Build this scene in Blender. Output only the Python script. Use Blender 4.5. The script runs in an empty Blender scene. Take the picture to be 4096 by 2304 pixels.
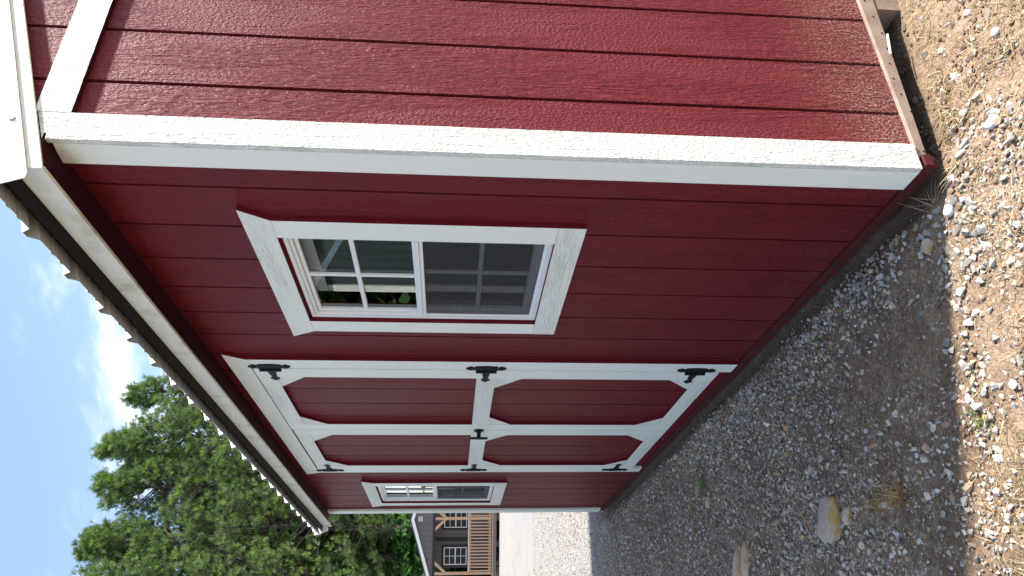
import bpy, math, random
import numpy as np
from mathutils import Vector, Matrix
random.seed(7); RNG = np.random.default_rng(11)
SC = bpy.context.scene; COL = SC.collection
# ---------------------------------------------------------------- camera
CAM = Vector((1.4972, -1.2430, 1.3498))
FW = Vector((-0.87395, 0.47920, -0.08107)); RT = Vector((0.47935, 0.87742, 0.01887)); UP = Vector((-0.08018, 0.02237, 0.99653))
cd = bpy.data.cameras.new('camera'); cam = bpy.data.objects.new('camera', cd); COL.objects.link(cam)
Xc, Yc, Zc = -UP, RT, -FW                      # the phone was held on its side: the top of the place is at the left
cam.matrix_world = Matrix(((Xc.x, Yc.x, Zc.x, CAM.x), (Xc.y, Yc.y, Zc.y, CAM.y), (Xc.z, Yc.z, Zc.z, CAM.z), (0, 0, 0, 1)))
cd.sensor_width = 36.0; cd.lens = 2790.58 / 4096 * 36.0; cd.clip_start = 0.02; cd.clip_end = 2000
SC.camera = cam
# ---------------------------------------------------------------- light
SUN_A, SUN_E = math.radians(20.5), math.radians(45)    # azimuth from +Y towards +X, elevation
sdir = Vector((math.sin(SUN_A) * math.cos(SUN_E), math.cos(SUN_A) * math.cos(SUN_E), math.sin(SUN_E)))
sl = bpy.data.lights.new('sun', 'SUN'); sl.energy = 4.7; sl.angle = math.radians(3.0); sl.color = (1.0, 0.965, 0.905)
so = bpy.data.objects.new('sun', sl); COL.objects.link(so)
so.rotation_euler = sdir.to_track_quat('Z', 'Y').to_euler(); so.location = (0, 0, 12)
W = bpy.data.worlds.new('World'); SC.world = W; W.use_nodes = True
nt = W.node_tree; nt.nodes.clear(); N = nt.nodes.new; L = nt.links.new
sky = N('ShaderNodeTexSky'); sky.sky_type = 'NISHITA'; sky.sun_disc = False
sky.sun_elevation = SUN_E; sky.sun_rotation = SUN_A; sky.air_density = 1.0; sky.dust_density = 0.4; sky.ozone_density = 1.0
tc = N('ShaderNodeTexCoord'); sep = N('ShaderNodeSeparateXYZ'); L(tc.outputs['Generated'], sep.inputs[0])
ad = N('ShaderNodeMath'); ad.operation = 'ADD'; ad.inputs[1].default_value = 0.22; L(sep.outputs['Z'], ad.inputs[0])
mx = N('ShaderNodeMath'); mx.operation = 'MAXIMUM'; mx.inputs[1].default_value = 0.08; L(ad.outputs[0], mx.inputs[0])
dv = N('ShaderNodeVectorMath'); dv.operation = 'DIVIDE'; cb = N('ShaderNodeCombineXYZ')
for i in range(3): L(mx.outputs[0], cb.inputs[i])
L(tc.outputs['Generated'], dv.inputs[0]); L(cb.outputs[0], dv.inputs[1])
cn = N('ShaderNodeTexNoise'); cn.inputs['Scale'].default_value = 2.1; cn.inputs['Detail'].default_value = 8; cn.inputs['Roughness'].default_value = 0.56; cn.inputs['Distortion'].default_value = 0.35
off = N('ShaderNodeVectorMath'); off.operation = 'ADD'; off.inputs[1].default_value = (17.43, 4.19, 1.08)
L(dv.outputs[0], off.inputs[0]); L(off.outputs[0], cn.inputs['Vector'])
zr = N('ShaderNodeMapRange'); zr.inputs['From Min'].default_value = 0.0; zr.inputs['From Max'].default_value = 0.65; zr.inputs['To Min'].default_value = 0.17; zr.inputs['To Max'].default_value = -0.05; L(sep.outputs['Z'], zr.inputs[0])
sm = N('ShaderNodeMath'); sm.operation = 'ADD'; L(cn.outputs['Fac'], sm.inputs[0]); L(zr.outputs[0], sm.inputs[1])
cr = N('ShaderNodeMapRange'); cr.interpolation_type = 'SMOOTHSTEP'; cr.inputs['From Min'].default_value = 0.48; cr.inputs['From Max'].default_value = 0.76; cr.inputs['To Min'].default_value = 0.03; cr.inputs['To Max'].default_value = 0.92; L(sm.outputs[0], cr.inputs[0])
mixc = N('ShaderNodeMix'); mixc.data_type = 'RGBA'; L(cr.outputs[0], mixc.inputs['Factor']); L(sky.outputs[0], mixc.inputs[6]); mixc.inputs[7].default_value = (8.2, 8.1, 7.9, 1)
bg = N('ShaderNodeBackground'); bg.inputs['Strength'].default_value = 0.125; L(mixc.outputs[2], bg.inputs[0])
wo = N('ShaderNodeOutputWorld'); L(bg.outputs[0], wo.inputs[0])
SC.view_settings.view_transform = 'Standard'; SC.view_settings.look = 'None'; SC.view_settings.gamma = 1; SC.view_settings.exposure = 1.34
SC.view_settings.use_curve_mapping = False
SC.render.resolution_x = 1024; SC.render.resolution_y = 576

# ---------------------------------------------------------------- helpers
def tag(o, label=None, cat=None, group=None, kind=None):
    if label: o['label'] = label
    if cat: o['category'] = cat
    if group: o['group'] = group
    if kind: o['kind'] = kind
    return o
def thing(name, label, cat, loc=(0, 0, 0), rz=0, group=None):
    o = bpy.data.objects.new(name, None); COL.objects.link(o); o.location = loc; o.rotation_euler = (0, 0, rz); o.empty_display_size = .1
    return tag(o, label, cat, group)
def link(name, me, parent=None, loc=None):
    o = bpy.data.objects.new(name, me); COL.objects.link(o)
    if parent: o.parent = parent
    if loc: o.location = loc
    return o
class MB:
    def __init__(s): s.v = []; s.f = []; s.m = []
    def poly(s, pts, faces, mi=0):
        b = len(s.v); s.v += [tuple(p) for p in pts]
        for f in faces: s.f.append(tuple(b + i for i in f)); s.m.append(mi)
    def box(s, x0, x1, y0, y1, z0, z1, mi=0, up=None, sides=None):
        x0, x1 = min(x0, x1), max(x0, x1); y0, y1 = min(y0, y1), max(y0, y1); z0, z1 = min(z0, z1), max(z0, z1)
        p = [(x0, y0, z0), (x1, y0, z0), (x1, y1, z0), (x0, y1, z0), (x0, y0, z1), (x1, y0, z1), (x1, y1, z1), (x0, y1, z1)]
        b = len(s.v); s.v += p
        fs = {'-z': (0, 3, 2, 1), '+z': (4, 5, 6, 7), '-y': (0, 1, 5, 4), '+y': (2, 3, 7, 6), '-x': (0, 4, 7, 3), '+x': (1, 2, 6, 5)}
        for k, f in fs.items():
            s.f.append(tuple(b + i for i in f)); s.m.append((sides or {}).get(k, mi))
        return s
    def prism(s, pts, axis, a, b, mi=0, edge=None):
        # pts: 2D outline; axis 'y': pts are (x,z); axis 'x': pts are (y,z); axis 'z': (x,y)
        n = len(pts); P = []
        for t in (a, b):
            for (p, q) in pts:
                P.append({'y': (p, t, q), 'x': (t, p, q), 'z': (p, q, t)}[axis])
        base = len(s.v); s.v += P
        s.f.append(tuple(base + i for i in range(n))); s.m.append(mi)
        s.f.append(tuple(base + n + i for i in reversed(range(n)))); s.m.append(mi)
        for i in range(n):
            j = (i + 1) % n; s.f.append((base + i, base + n + i, base + n + j, base + j)); s.m.append((edge or {}).get(i, mi))
        return s
    def tube(s, p0, p1, r0, r1=None, n=8, mi=0, cap=True):
        r1 = r0 if r1 is None else r1; p0 = Vector(p0); p1 = Vector(p1); d = (p1 - p0).normalized()
        a = d.orthogonal().normalized(); c = d.cross(a); b = len(s.v)
        for p, r in ((p0, r0), (p1, r1)):
            for i in range(n):
                t = 2 * math.pi * i / n; s.v.append(tuple(p + (a * math.cos(t) + c * math.sin(t)) * r))
        for i in range(n):
            j = (i + 1) % n; s.f.append((b + i, b + j, b + n + j, b + n + i)); s.m.append(mi)
        if cap:
            s.f.append(tuple(b + i for i in reversed(range(n)))); s.m.append(mi); s.f.append(tuple(b + n + i for i in range(n))); s.m.append(mi)
        return s
    def mesh(s, name, mats):
        me = bpy.data.meshes.new(name); me.from_pydata(s.v, [], s.f)
        for m in (mats if isinstance(mats, (list, tuple)) else [mats]): me.materials.append(m)
        me.polygons.foreach_set('material_index', s.m)
        import bmesh
        bm = bmesh.new(); bm.from_mesh(me); bmesh.ops.recalc_face_normals(bm, faces=bm.faces)
        if getattr(s, 'bev', 0):
            bmesh.ops.bevel(bm, geom=list(bm.edges), offset=s.bev, segments=1, affect='EDGES', clamp_overlap=True)
        bm.to_mesh(me); bm.free(); me.update(); return me
    def build(s, name, mats, parent=None, bev=0, loc=None):
        s.bev = bev; return link(name, s.mesh(name, mats), parent, loc)
def box(name, mat, parent, *a, bev=0, **k): return MB().box(*a, **k).build(name, mat, parent, bev)
def fastmesh(name, V, F, mat, tint=None, smooth=False):
    V = np.ascontiguousarray(V, dtype=np.float32); F = np.ascontiguousarray(F, dtype=np.int32); k = F.shape[1]
    me = bpy.data.meshes.new(name); me.vertices.add(len(V)); me.vertices.foreach_set('co', V.ravel())
    me.loops.add(F.size); me.loops.foreach_set('vertex_index', F.ravel())
    me.polygons.add(len(F)); me.polygons.foreach_set('loop_start', np.arange(0, F.size, k, dtype=np.int32))
    me.update(calc_edges=True)
    if tint is not None:
        at = me.attributes.new('tint', 'FLOAT', 'POINT'); at.data.foreach_set('value', np.ascontiguousarray(tint, dtype=np.float32))
    me.materials.append(mat)
    if smooth: me.polygons.foreach_set('use_smooth', np.ones(len(F), dtype=bool))
    return me

# ---------------------------------------------------------------- materials
class MT:
    def __init__(s, name, rough=.6, spec=.5, metal=0):
        s.m = bpy.data.materials.new(name); s.m.use_nodes = True; s.t = s.m.node_tree; s.b = s.t.nodes['Principled BSDF']
        s.b.inputs['Roughness'].default_value = rough; s.b.inputs['Specular IOR Level'].default_value = spec; s.b.inputs['Metallic'].default_value = metal
    def n(s, t, **k):
        o = s.t.nodes.new(t)
        for a, v in k.items():
            if a.startswith('_'): setattr(o, a[1:], v)
            else: o.inputs[a.replace('__', ' ')].default_value = v
        return o
    def l(s, a, b): s.t.links.new(a, b)
    def mix(s, f, a, b, mode='MIX'):
        o = s.t.nodes.new('ShaderNodeMix'); o.data_type = 'RGBA'; o.blend_type = mode
        for sock, v in ((o.inputs[0], f), (o.inputs[6], a), (o.inputs[7], b)):
            if hasattr(v, 'is_output'): s.l(v, sock)
            else: sock.default_value = v if not isinstance(v, tuple) or len(v) == 4 else (*v, 1)
        return o.outputs[2]
    def math(s, op, a, b=0.0, c=None):
        o = s.t.nodes.new('ShaderNodeMath'); o.operation = op
        for i, v in enumerate((a, b) if c is None else (a, b, c)):
            if hasattr(v, 'is_output'): s.l(v, o.inputs[i])
            else: o.inputs[i].default_value = v
        return o.outputs[0]
    def rng(s, v, a, b, c=0., d=1., smooth=True):
        o = s.t.nodes.new('ShaderNodeMapRange'); o.interpolation_type = 'SMOOTHSTEP' if smooth else 'LINEAR'
        s.l(v, o.inputs[0]); o.inputs[1].default_value = a; o.inputs[2].default_value = b; o.inputs[3].default_value = c; o.inputs[4].default_value = d
        return o.outputs[0]
    def noise(s, vec, scale, detail=4, rough=.55, dist=0):
        o = s.n('ShaderNodeTexNoise', Scale=scale, Detail=detail, Roughness=rough, Distortion=dist); s.l(vec, o.inputs['Vector']); return o.outputs['Fac']
    def vmul(s, v, sc, add=None):
        o = s.t.nodes.new('ShaderNodeVectorMath'); o.operation = 'MULTIPLY'; s.l(v, o.inputs[0]); o.inputs[1].default_value = sc
        return o.outputs[0]
    def bump(s, h, dist, strength=1.0, prev=None):
        o = s.n('ShaderNodeBump', Strength=strength, Distance=dist); s.l(h, o.inputs['Height'])
        if prev: s.l(prev, o.inputs['Normal'])
        return o.outputs[0]
    def normal(s, v): s.l(v, s.b.inputs['Normal']); return s
    def color(s, v):
        if hasattr(v, 'is_output'): s.l(v, s.b.inputs['Base Color'])
        else: s.b.inputs['Base Color'].default_value = (*v, 1)
        return s

def plain(name, col, rough=.6, spec=.5, metal=0, var=.12, scale=20, bump=0):
    t = MT(name, rough, spec, metal); g = t.n('ShaderNodeNewGeometry'); f = t.noise(g.outputs['Position'], scale, 5)
    t.color(t.mix(f, tuple(c * (1 - var) for c in col), tuple(min(1, c * (1 + var)) for c in col)))
    if bump: t.normal(t.bump(f, bump))
    return t.m

def wood(name, col, horizontal=False, relief=.0022, rough=.5, dust=False, mildew=False, smoothback=False, var=.10, spec=.28, splash=False):
    """painted engineered siding or trim with an embossed cedar grain; grain runs along z, or sideways if horizontal"""
    t = MT(name, rough, spec); tcn = t.n('ShaderNodeTexCoord'); oi = t.n('ShaderNodeObjectInfo')
    sp = t.n('ShaderNodeSeparateXYZ'); t.l(tcn.outputs['Object'], sp.inputs[0])
    a = t.math('ADD', sp.outputs[0], sp.outputs[1]); z = sp.outputs[2]
    rnd = t.math('MULTIPLY', oi.outputs['Random'], 61.0)
    cbn = t.n('ShaderNodeCombineXYZ'); ac, al = (z, a) if horizontal else (a, z)
    t.l(ac, cbn.inputs[0]); t.l(al, cbn.inputs[1]); t.l(rnd, cbn.inputs[2]); v = cbn.outputs[0]
    v0 = v
    # sway the grain lines
    sw = t.noise(t.vmul(v, (5, 1.3, 1)), 1.0, 2); swx = t.math('MULTIPLY_ADD', sw, .06, ac)
    c2 = t.n('ShaderNodeCombineXYZ'); t.l(swx, c2.inputs[0]); t.l(al, c2.inputs[1]); t.l(rnd, c2.inputs[2]); v = c2.outputs[0]
    fine = t.noise(t.vmul(v, (240, 16, 1)), 1.0, 3, .6)
    dash = t.noise(t.vmul(v, (120, 34, 1)), 1.0, 2, .5)
    stip = t.noise(t.vmul(v0, (190, 85, 1)), 1.0, 3, .6)
    rings = t.noise(t.vmul(v, (9, .55, 1)), 1.0, 1, .4)
    wv = t.math('SINE', t.math('MULTIPLY', rings, 95.0)); wv = t.rng(wv, -.2, .9)
    area = t.rng(t.noise(t.vmul(v0, (9, 1.6, 1)), 1.0, 2), .42, .58)
    area2 = t.rng(t.noise(t.vmul(v0, (14, 2.3, 1)), 1.3, 2), .45, .62)
    h1 = t.math('MULTIPLY', t.rng(fine, .40, .56), .90)
    h2 = t.math('MULTIPLY', t.rng(dash, .42, .56), .50)
    h3 = t.math('MULTIPLY', t.rng(stip, .36, .66), .75)
    hA = t.math('ADD', h1, h2)
    mixA = t.n('ShaderNodeMix'); mixA.data_type = 'FLOAT'; t.l(area, mixA.inputs[0]); t.l(hA, mixA.inputs[2]); t.l(h3, mixA.inputs[3])
    wvd = t.math('MULTIPLY', t.math('MULTIPLY', wv, area2), .5)
    h = t.math('ADD', mixA.outputs[0], wvd)
    und = t.noise(t.vmul(v0, (7, 1.6, 1)), 1.0, 2)
    nb = t.bump(und, relief * 2.0, 1.0); nb = t.bump(h, relief, 1.0, nb); t.normal(nb)
    big = t.noise(t.vmul(v0, (3, 1.1, 1)), 1.0, 4)
    c = t.mix(big, tuple(x * (1 - var) for x in col), tuple(min(1, x * (1 + var)) for x in col))
    nz = t.noise(v0, 180.0, 2)
    c = t.mix(t.math('MULTIPLY', t.rng(nz, .62, .8), .25), c, tuple(min(1, x * 1.6 + .02) for x in col))
    # small nail pits and scuffs
    g = t.n('ShaderNodeNewGeometry')
    if dust:
        gp = t.n('ShaderNodeSeparateXYZ'); t.l(g.outputs['Position'], gp.inputs[0])
        hz = t.rng(gp.outputs[2], .02, .52, 1, 0)
        spk = t.noise(g.outputs['Position'], 130.0, 4, .7)
        cl = t.noise(g.outputs['Position'], 6.0, 3)
        am = t.math('MULTIPLY', t.math('MULTIPLY', hz, hz), t.rng(spk, .42, .66)); am = t.math('MULTIPLY', am, t.rng(cl, .3, .7, .55, 1.0))
        c = t.mix(am, c, (.42, .28, .22, 1))
        t.l(t.math('MULTIPLY_ADD', am, .35, rough), t.b.inputs['Roughness'])
    if splash:
        gp = t.n('ShaderNodeSeparateXYZ'); t.l(g.outputs['Position'], gp.inputs[0]); hz = t.rng(gp.outputs[2], .01, .20, 1, 0)
        am = t.math('MULTIPLY', t.math('MULTIPLY', hz, t.rng(t.noise(g.outputs['Position'], 90.0, 5, .7), .46, .68)), t.rng(t.noise(g.outputs['Position'], 4.0, 3), .3, .7, .2, .75)); c = t.mix(am, c, (.20, .13, .09, 1))
        lk = t.noise(t.vmul(v0, (60, 2.0, 1)), 1.0, 3); c = t.mix(t.math('MULTIPLY', t.rng(lk, .58, .74), .16), c, tuple(min(1, x * 1.9 + .015) for x in col))
    if mildew:
        mf = t.noise(g.outputs['Position'], 9.0, 4)
        c = t.mix(t.rng(mf, .48, .74, 0, .55), c, (.36, .36, .20, 1))
    t.color(c); return t.m

RED = (.150, .0105, .0185)
M = {}
M['red'] = wood('red_siding_paint', RED, relief=.0038, rough=.55, dust=True, spec=.30)
M['redf'] = wood('red_siding_paint_front', RED, relief=.0030, rough=.52, spec=.2, splash=True, var=.16)
M['redh'] = wood('red_board_paint', RED, True, relief=.0006, rough=.58, spec=.13)
M['soff'] = wood('shade_dark_red_soffit', (.040, .009, .014), True, relief=.0006, rough=.7, spec=.1)  # siding red darkened to paint in the shade on these undersides
M['white'] = wood('white_trim_paint', (.79, .815, .745), relief=.0048, rough=.55, var=.04, spec=.2)
M['whites'] = wood('white_trim_paint_smooth', (.79, .815, .745), relief=.00035, rough=.5, var=.04)
M['whiteh'] = wood('white_trim_paint_across', (.79, .815, .745), True, relief=.0016, rough=.55, var=.04, spec=.2)
M['fascia'] = wood('fascia_paint', (.72, .73, .66), True, relief=.0007, rough=.5, var=.05, mildew=True)
M['vinyl'] = plain('white_vinyl', (.78, .79, .78), .35, var=.02)
M['cream'] = plain('cream_vinyl', (.66, .62, .50), .4, var=.03)
M['black'] = plain('black_iron', (.006, .0065, .008), .5, .25, 0, .2, 60, .0006)
M['steel'] = plain('zinc_steel', (.45, .46, .48), .35, .5, 1.0)
M['roofw'] = plain('white_roof_metal', (.85, .86, .88), .32, .5, 0, .02)
M['prim'] = plain('grey_sheet_underside', (.42, .45, .43), .5, .4, 0, .25, 18)
M['drip'] = plain('brown_drip_strip', (.016, .010, .011), .65, .15, 0, .2, 30)
M['stud'] = plain('pale_framing_timber', (.36, .24, .12), .7, .3, 0, .25, 12, .0006)
M['dark'] = plain('dark_interior_board', (.07, .052, .04), .8, .3, 0, .2, 8)
M['cgrey'] = plain('grey_cabin_siding', (.125, .112, .115), .6, .4, 0, .10, 9)
M['cdark'] = plain('near_black_cabin_trim', (.014, .014, .020), .5, .5, 0, .2, 9)
M['cedar'] = plain('fresh_cedar_timber', (.50, .32, .20), .65, .3, 0, .25, 7, .0006)
M['deck'] = plain('weathered_grey_timber', (.17, .16, .15), .8, .3, 0, .3, 14, .001)
M['shingle'] = plain('dark_roof_metal', (.06, .06, .065), .6, .4, 0, .2, 6)
M['green'] = wood('slate_green_siding', (.035, .052, .050), relief=.001, rough=.5)
def rim_mat():
    t = MT('dusty_brown_rim', .85, .25); g = t.n('ShaderNodeNewGeometry'); P = g.outputs['Position']
    a = t.noise(P, 7, 5); b = t.noise(P, 240, 3, .7)
    c = t.mix(t.rng(a, .35, .65), (.22, .145, .11), (.33, .24, .185)); c = t.mix(t.rng(b, .45, .7, 0, .65), c, (.46, .37, .30)); t.color(c); t.normal(t.bump(b, .0006)); return t.m
M['rim'] = rim_mat()
def glass_mat():
    t = MT('window_glass'); t.t.nodes.remove(t.b); out = t.t.nodes['Material Output']
    fr = t.n('ShaderNodeFresnel', IOR=1.62); tr = t.n('ShaderNodeBsdfTransparent'); gl = t.n('ShaderNodeBsdfGlossy', Roughness=.0)
    tr.inputs[0].default_value = (.80, .86, .85, 1)
    f = t.math('MINIMUM', t.math('MULTIPLY', fr.outputs[0], 1.7), .95)
    mxs = t.n('ShaderNodeMixShader'); t.l(f, mxs.inputs[0]); t.l(tr.outputs[0], mxs.inputs[1]); t.l(gl.outputs[0], mxs.inputs[2]); t.l(mxs.outputs[0], out.inputs[0]); return t.m
M['glass'] = glass_mat()
def screen_mat():
    t = MT('insect_screen_mesh', .8, .2); out = t.t.nodes['Material Output']; t.color((.055, .055, .06))
    tr = t.n('ShaderNodeBsdfTransparent'); g = t.n('ShaderNodeNewGeometry'); f = t.noise(t.vmul(g.outputs['Position'], (1, 1, 260)), 1.0, 2)
    mxs = t.n('ShaderNodeMixShader'); t.l(t.rng(f, .3, .7, .38, .48), mxs.inputs[0]); t.l(tr.outputs[0], mxs.inputs[1]); t.l(t.b.outputs[0], mxs.inputs[2]); t.l(mxs.outputs[0], out.inputs[0]); return t.m
M['screen'] = screen_mat()
def leaf_mat(name, ca, cb, trans=.35, rough=.55):
    t = MT(name, rough, .35); at = t.n('ShaderNodeAttribute'); at.attribute_name = 'tint'; c = t.mix(at.outputs['Fac'], ca, cb); t.color(c)
    tl = t.n('ShaderNodeBsdfTranslucent'); c2 = t.mix(1.0, c, (1.3, 1.5, .5, 1), 'MULTIPLY'); t.l(c2, tl.inputs[0])
    mxs = t.n('ShaderNodeMixShader'); mxs.inputs[0].default_value = trans
    t.l(t.b.outputs[0], mxs.inputs[1]); t.l(tl.outputs[0], mxs.inputs[2]); t.l(mxs.outputs[0], t.t.nodes['Material Output'].inputs[0]); return t.m
M['needle'] = leaf_mat('pine_needles', (.038, .086, .046), (.20, .275, .09), .30, .6)
M['leaf'] = leaf_mat('broad_leaves', (.020, .045, .016), (.085, .17, .04), .25)
M['sumac'] = leaf_mat('sumac_leaves', (.045, .15, .05), (.15, .33, .075), .3)
M['straw'] = leaf_mat('dry_grass', (.14, .085, .045), (.58, .45, .26), .15, .7)
M['rust'] = leaf_mat('russet_dry_grass', (.22, .10, .035), (.62, .38, .15), .15, .7)
M['weed'] = leaf_mat('green_weed', (.06, .09, .02), (.22, .26, .07), .2)
def bark_mat(name, a, b):
    t = MT(name, .9, .2); g = t.n('ShaderNodeNewGeometry'); f = t.noise(t.vmul(g.outputs['Position'], (14, 14, 4)), 1.0, 5, .7)
    t.color(t.mix(t.rng(f, .35, .7), a, b)); t.normal(t.bump(f, .02)); return t.m
M['bark'] = bark_mat('pine_bark', (.035, .028, .024), (.17, .14, .12))

def stone_mat(name, cols, rough=.75):
    t = MT(name, rough, .35); oi = t.n('ShaderNodeObjectInfo'); g = t.n('ShaderNodeNewGeometry')
    r = t.n('ShaderNodeValToRGB'); r.color_ramp.interpolation = 'LINEAR'; e = r.color_ramp.elements
    while len(e) < len(cols): e.new(.5)
    for i, (p, c) in enumerate(cols): e[i].position = p; e[i].color = (*c, 1)
    t.l(oi.outputs['Random'], r.inputs[0])
    f = t.noise(g.outputs['Position'], 160, 4, .6)
    c = t.mix(t.rng(f, .3, .7, 0, .5), r.outputs[0], (.30, .26, .22, 1)); t.color(c); t.normal(t.bump(f, .0012)); return t.m
PALE = [(0, (.20, .185, .16)), (.3, (.34, .32, .285)), (.6, (.46, .44, .40)), (.84, (.56, .53, .47)), (.93, (.42, .29, .18)), (1, (.33, .19, .10))]
GREY = [(0, (.13, .10, .075)), (.18, (.24, .205, .160)), (.42, (.44, .40, .335)), (.64, (.68, .64, .55)), (.80, (.48, .30, .165)), (.90, (.54, .27, .10)), (1, (.78, .74, .64))]
YARD = [(0, (.22, .21, .20)), (.4, (.33, .32, .30)), (.8, (.42, .41, .39)), (.93, (.40, .31, .22)), (1, (.34, .20, .12))]
M['pale'] = stone_mat('pale_limestone_gravel', PALE); M['grey'] = stone_mat('grey_gravel', GREY); M['yard'] = stone_mat('open_yard_gravel', YARD)

# ---------------------------------------------------------------- ground
def zg(x, y):
    x = np.asarray(x, float); y = np.asarray(y, float)
    r = np.hypot(x - 1.5, y + 1.2)
    z = -.028 - .0165 * np.clip(r - 5, 0, 30)
    g = np.clip((x + .38) / .3, 0, 1) * (.45 * np.clip((y + .10) / .16, 0, 1) + .55 * np.clip(y / .8, 0, 1)); z = z - .095 * g                # falls away beside the gable
    near = np.clip((7 - r) / 3, 0, 1)
    z = z + near * (.006 * np.sin(5.1 * x + 1.3 * y) * np.sin(4.3 * y + .7) + .004 * np.sin(13 * x + 4 * np.sin(3 * y)) * np.sin(11 * y + 1.1))
    wall = np.clip(1 - np.abs(y + .04) / .07, 0, 1) * (x < .02) * (x > -4.95); z = z - .018 * wall * (y < 0)
    return z
def axis_pts(c, fine, half, far, n):
    core = np.arange(-half, half + 1e-6, fine); g = np.geomspace(fine * 1.5, far - half, n)
    return np.concatenate([(-half - g)[::-1], core, half + g]) + c
gx = axis_pts(-1.2, .035, 3.2, 420, 46); gy = axis_pts(-.8, .035, 2.4, 420, 46)
XX, YY = np.meshgrid(gx, gy, indexing='ij'); ZZ = zg(XX, YY)
cl = RNG.normal(0, 1, XX.shape); k = (cl + np.roll(cl, 1, 0) + np.roll(cl, 1, 1) + np.roll(np.roll(cl, 1, 0), 1, 1)) / 2
ZZ = ZZ + k * .0028 * (np.hypot(XX - 1.5, YY + 1.2) < 5)
nx, ny = XX.shape; idx = np.arange(nx * ny).reshape(nx, ny)
F = np.stack([idx[:-1, :-1].ravel(), idx[1:, :-1].ravel(), idx[1:, 1:].ravel(), idx[:-1, 1:].ravel()], 1)
def ground_mat():
    t = MT('dirt_and_gravel', .9, .15); g = t.n('ShaderNodeNewGeometry'); P = g.outputs['Position']; sp = t.n('ShaderNodeSeparateXYZ'); t.l(P, sp.inputs[0])
    lo = t.noise(P, 1.7, 5); mid = t.noise(P, 11, 5, .65); hi = t.noise(P, 120, 4, .7)
    dirt = t.mix(t.rng(lo, .35, .65), (.155, .098, .058), (.25, .165, .102)); dirt = t.mix(t.rng(mid, .4, .7), dirt, (.31, .21, .135)); dirt = t.mix(t.rng(hi, .3, .5, .5, 0), dirt, (.075, .052, .036))
    dry = t.rng(t.math('ADD', sp.outputs[0], t.math('MULTIPLY_ADD', mid, .5, -.25)), -.25, .30); dirt = t.mix(t.math('MULTIPLY', dry, .45), dirt, (.36, .265, .185))      # paler dirt towards the gable side
    vo = t.n('ShaderNodeTexVoronoi', Scale=95.0); vo.feature = 'F1'; t.l(P, vo.inputs['Vector'])
    ve = t.n('ShaderNodeTexVoronoi', Scale=95.0); ve.feature = 'DISTANCE_TO_EDGE'; t.l(P, ve.inputs['Vector'])
    sc = t.n('ShaderNodeSeparateColor'); t.l(vo.outputs['Color'], sc.inputs[0]); r1 = sc.outputs[0]
    gc = t.n('ShaderNodeValToRGB'); e = gc.color_ramp.elements
    for p, c in ((.3, (.17, .135, .10)), (.55, (.31, .27, .22)), (.8, (.58, .54, .46)), (.9, (.42, .25, .13))): q = e.new(p); q.color = (*c, 1)
    e[0].color = (.07, .07, .075, 1); e[-1].color = (.42, .40, .36, 1); t.l(r1, gc.inputs[0])
    peb = t.rng(ve.outputs['Distance'], .03, .12); peb = t.math('MULTIPLY', peb, t.rng(sc.outputs[1], .30, .34))
    # how stony: more to the far left, little beside the gable
    far = t.rng(sp.outputs[0], .1, -1.2); st = t.math('MULTIPLY', peb, t.math('ADD', t.math('MULTIPLY', far, .8), t.rng(lo, .45, .6, .05, .35)))
    col = t.mix(st, dirt, gc.outputs[0])
    foot_shade = t.math('MULTIPLY', t.rng(t.math('ADD', sp.outputs[1], t.math('MULTIPLY', mid, .09)), -.055, -.005), t.rng(sp.outputs[0], .02, -.05)); col = t.mix(t.math('MULTIPLY', foot_shade, .8), col, (.10, .063, .040))      # bare soil along the wall, darkened to paint in the shade at its foot
    # the bright open gravel yard beyond the shed
    vf = t.n('ShaderNodeTexVoronoi', Scale=26.0); t.l(P, vf.inputs['Vector']); s2 = t.n('ShaderNodeSeparateColor'); t.l(vf.outputs['Color'], s2.inputs[0])
    n2 = t.noise(t.vmul(P, (2.2, .8, 1)), 1.0, 6, .65)
    yard = t.mix(t.math('MULTIPLY_ADD', s2.outputs[0], .45, .3), (.22, .21, .20), (.40, .39, .375)); yard = t.mix(t.rng(n2, .40, .66), yard, (.37, .325, .275)); yard = t.mix(t.rng(t.noise(P, 3.1, 5), .55, .72, 0, .6), yard, (.24, .19, .145))
    ym = t.rng(t.math('ADD', sp.outputs[0], t.math('MULTIPLY', mid, .8)), -4.4, -5.6)
    col = t.mix(ym, col, yard)
    # grass and leaf litter beyond the cabin and away from the yard
    r2 = t.n('ShaderNodeVectorMath'); r2.operation = 'LENGTH'; t.l(P, r2.inputs[0])
    grass = t.mix(hi, (.045, .055, .02), (.11, .10, .045)); gm = t.rng(t.math('ADD', r2.outputs['Value'], t.math('MULTIPLY', lo, 8)), 31, 37)
    col = t.mix(gm, col, grass); t.color(col)
    hh = t.math('ADD', t.math('MULTIPLY', peb, .6), t.math('MULTIPLY', hi, .5)); b = t.bump(mid, .02, .8); b = t.bump(hh, .005, .9, b); t.normal(b); return t.m
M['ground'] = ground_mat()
gnd = link('ground', fastmesh('ground', np.stack([XX.ravel(), YY.ravel(), ZZ.ravel()], 1), F, M['ground'], smooth=True)); tag(gnd, kind='structure', label='brown dirt ground that turns to pale open gravel beyond the red shed')

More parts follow.
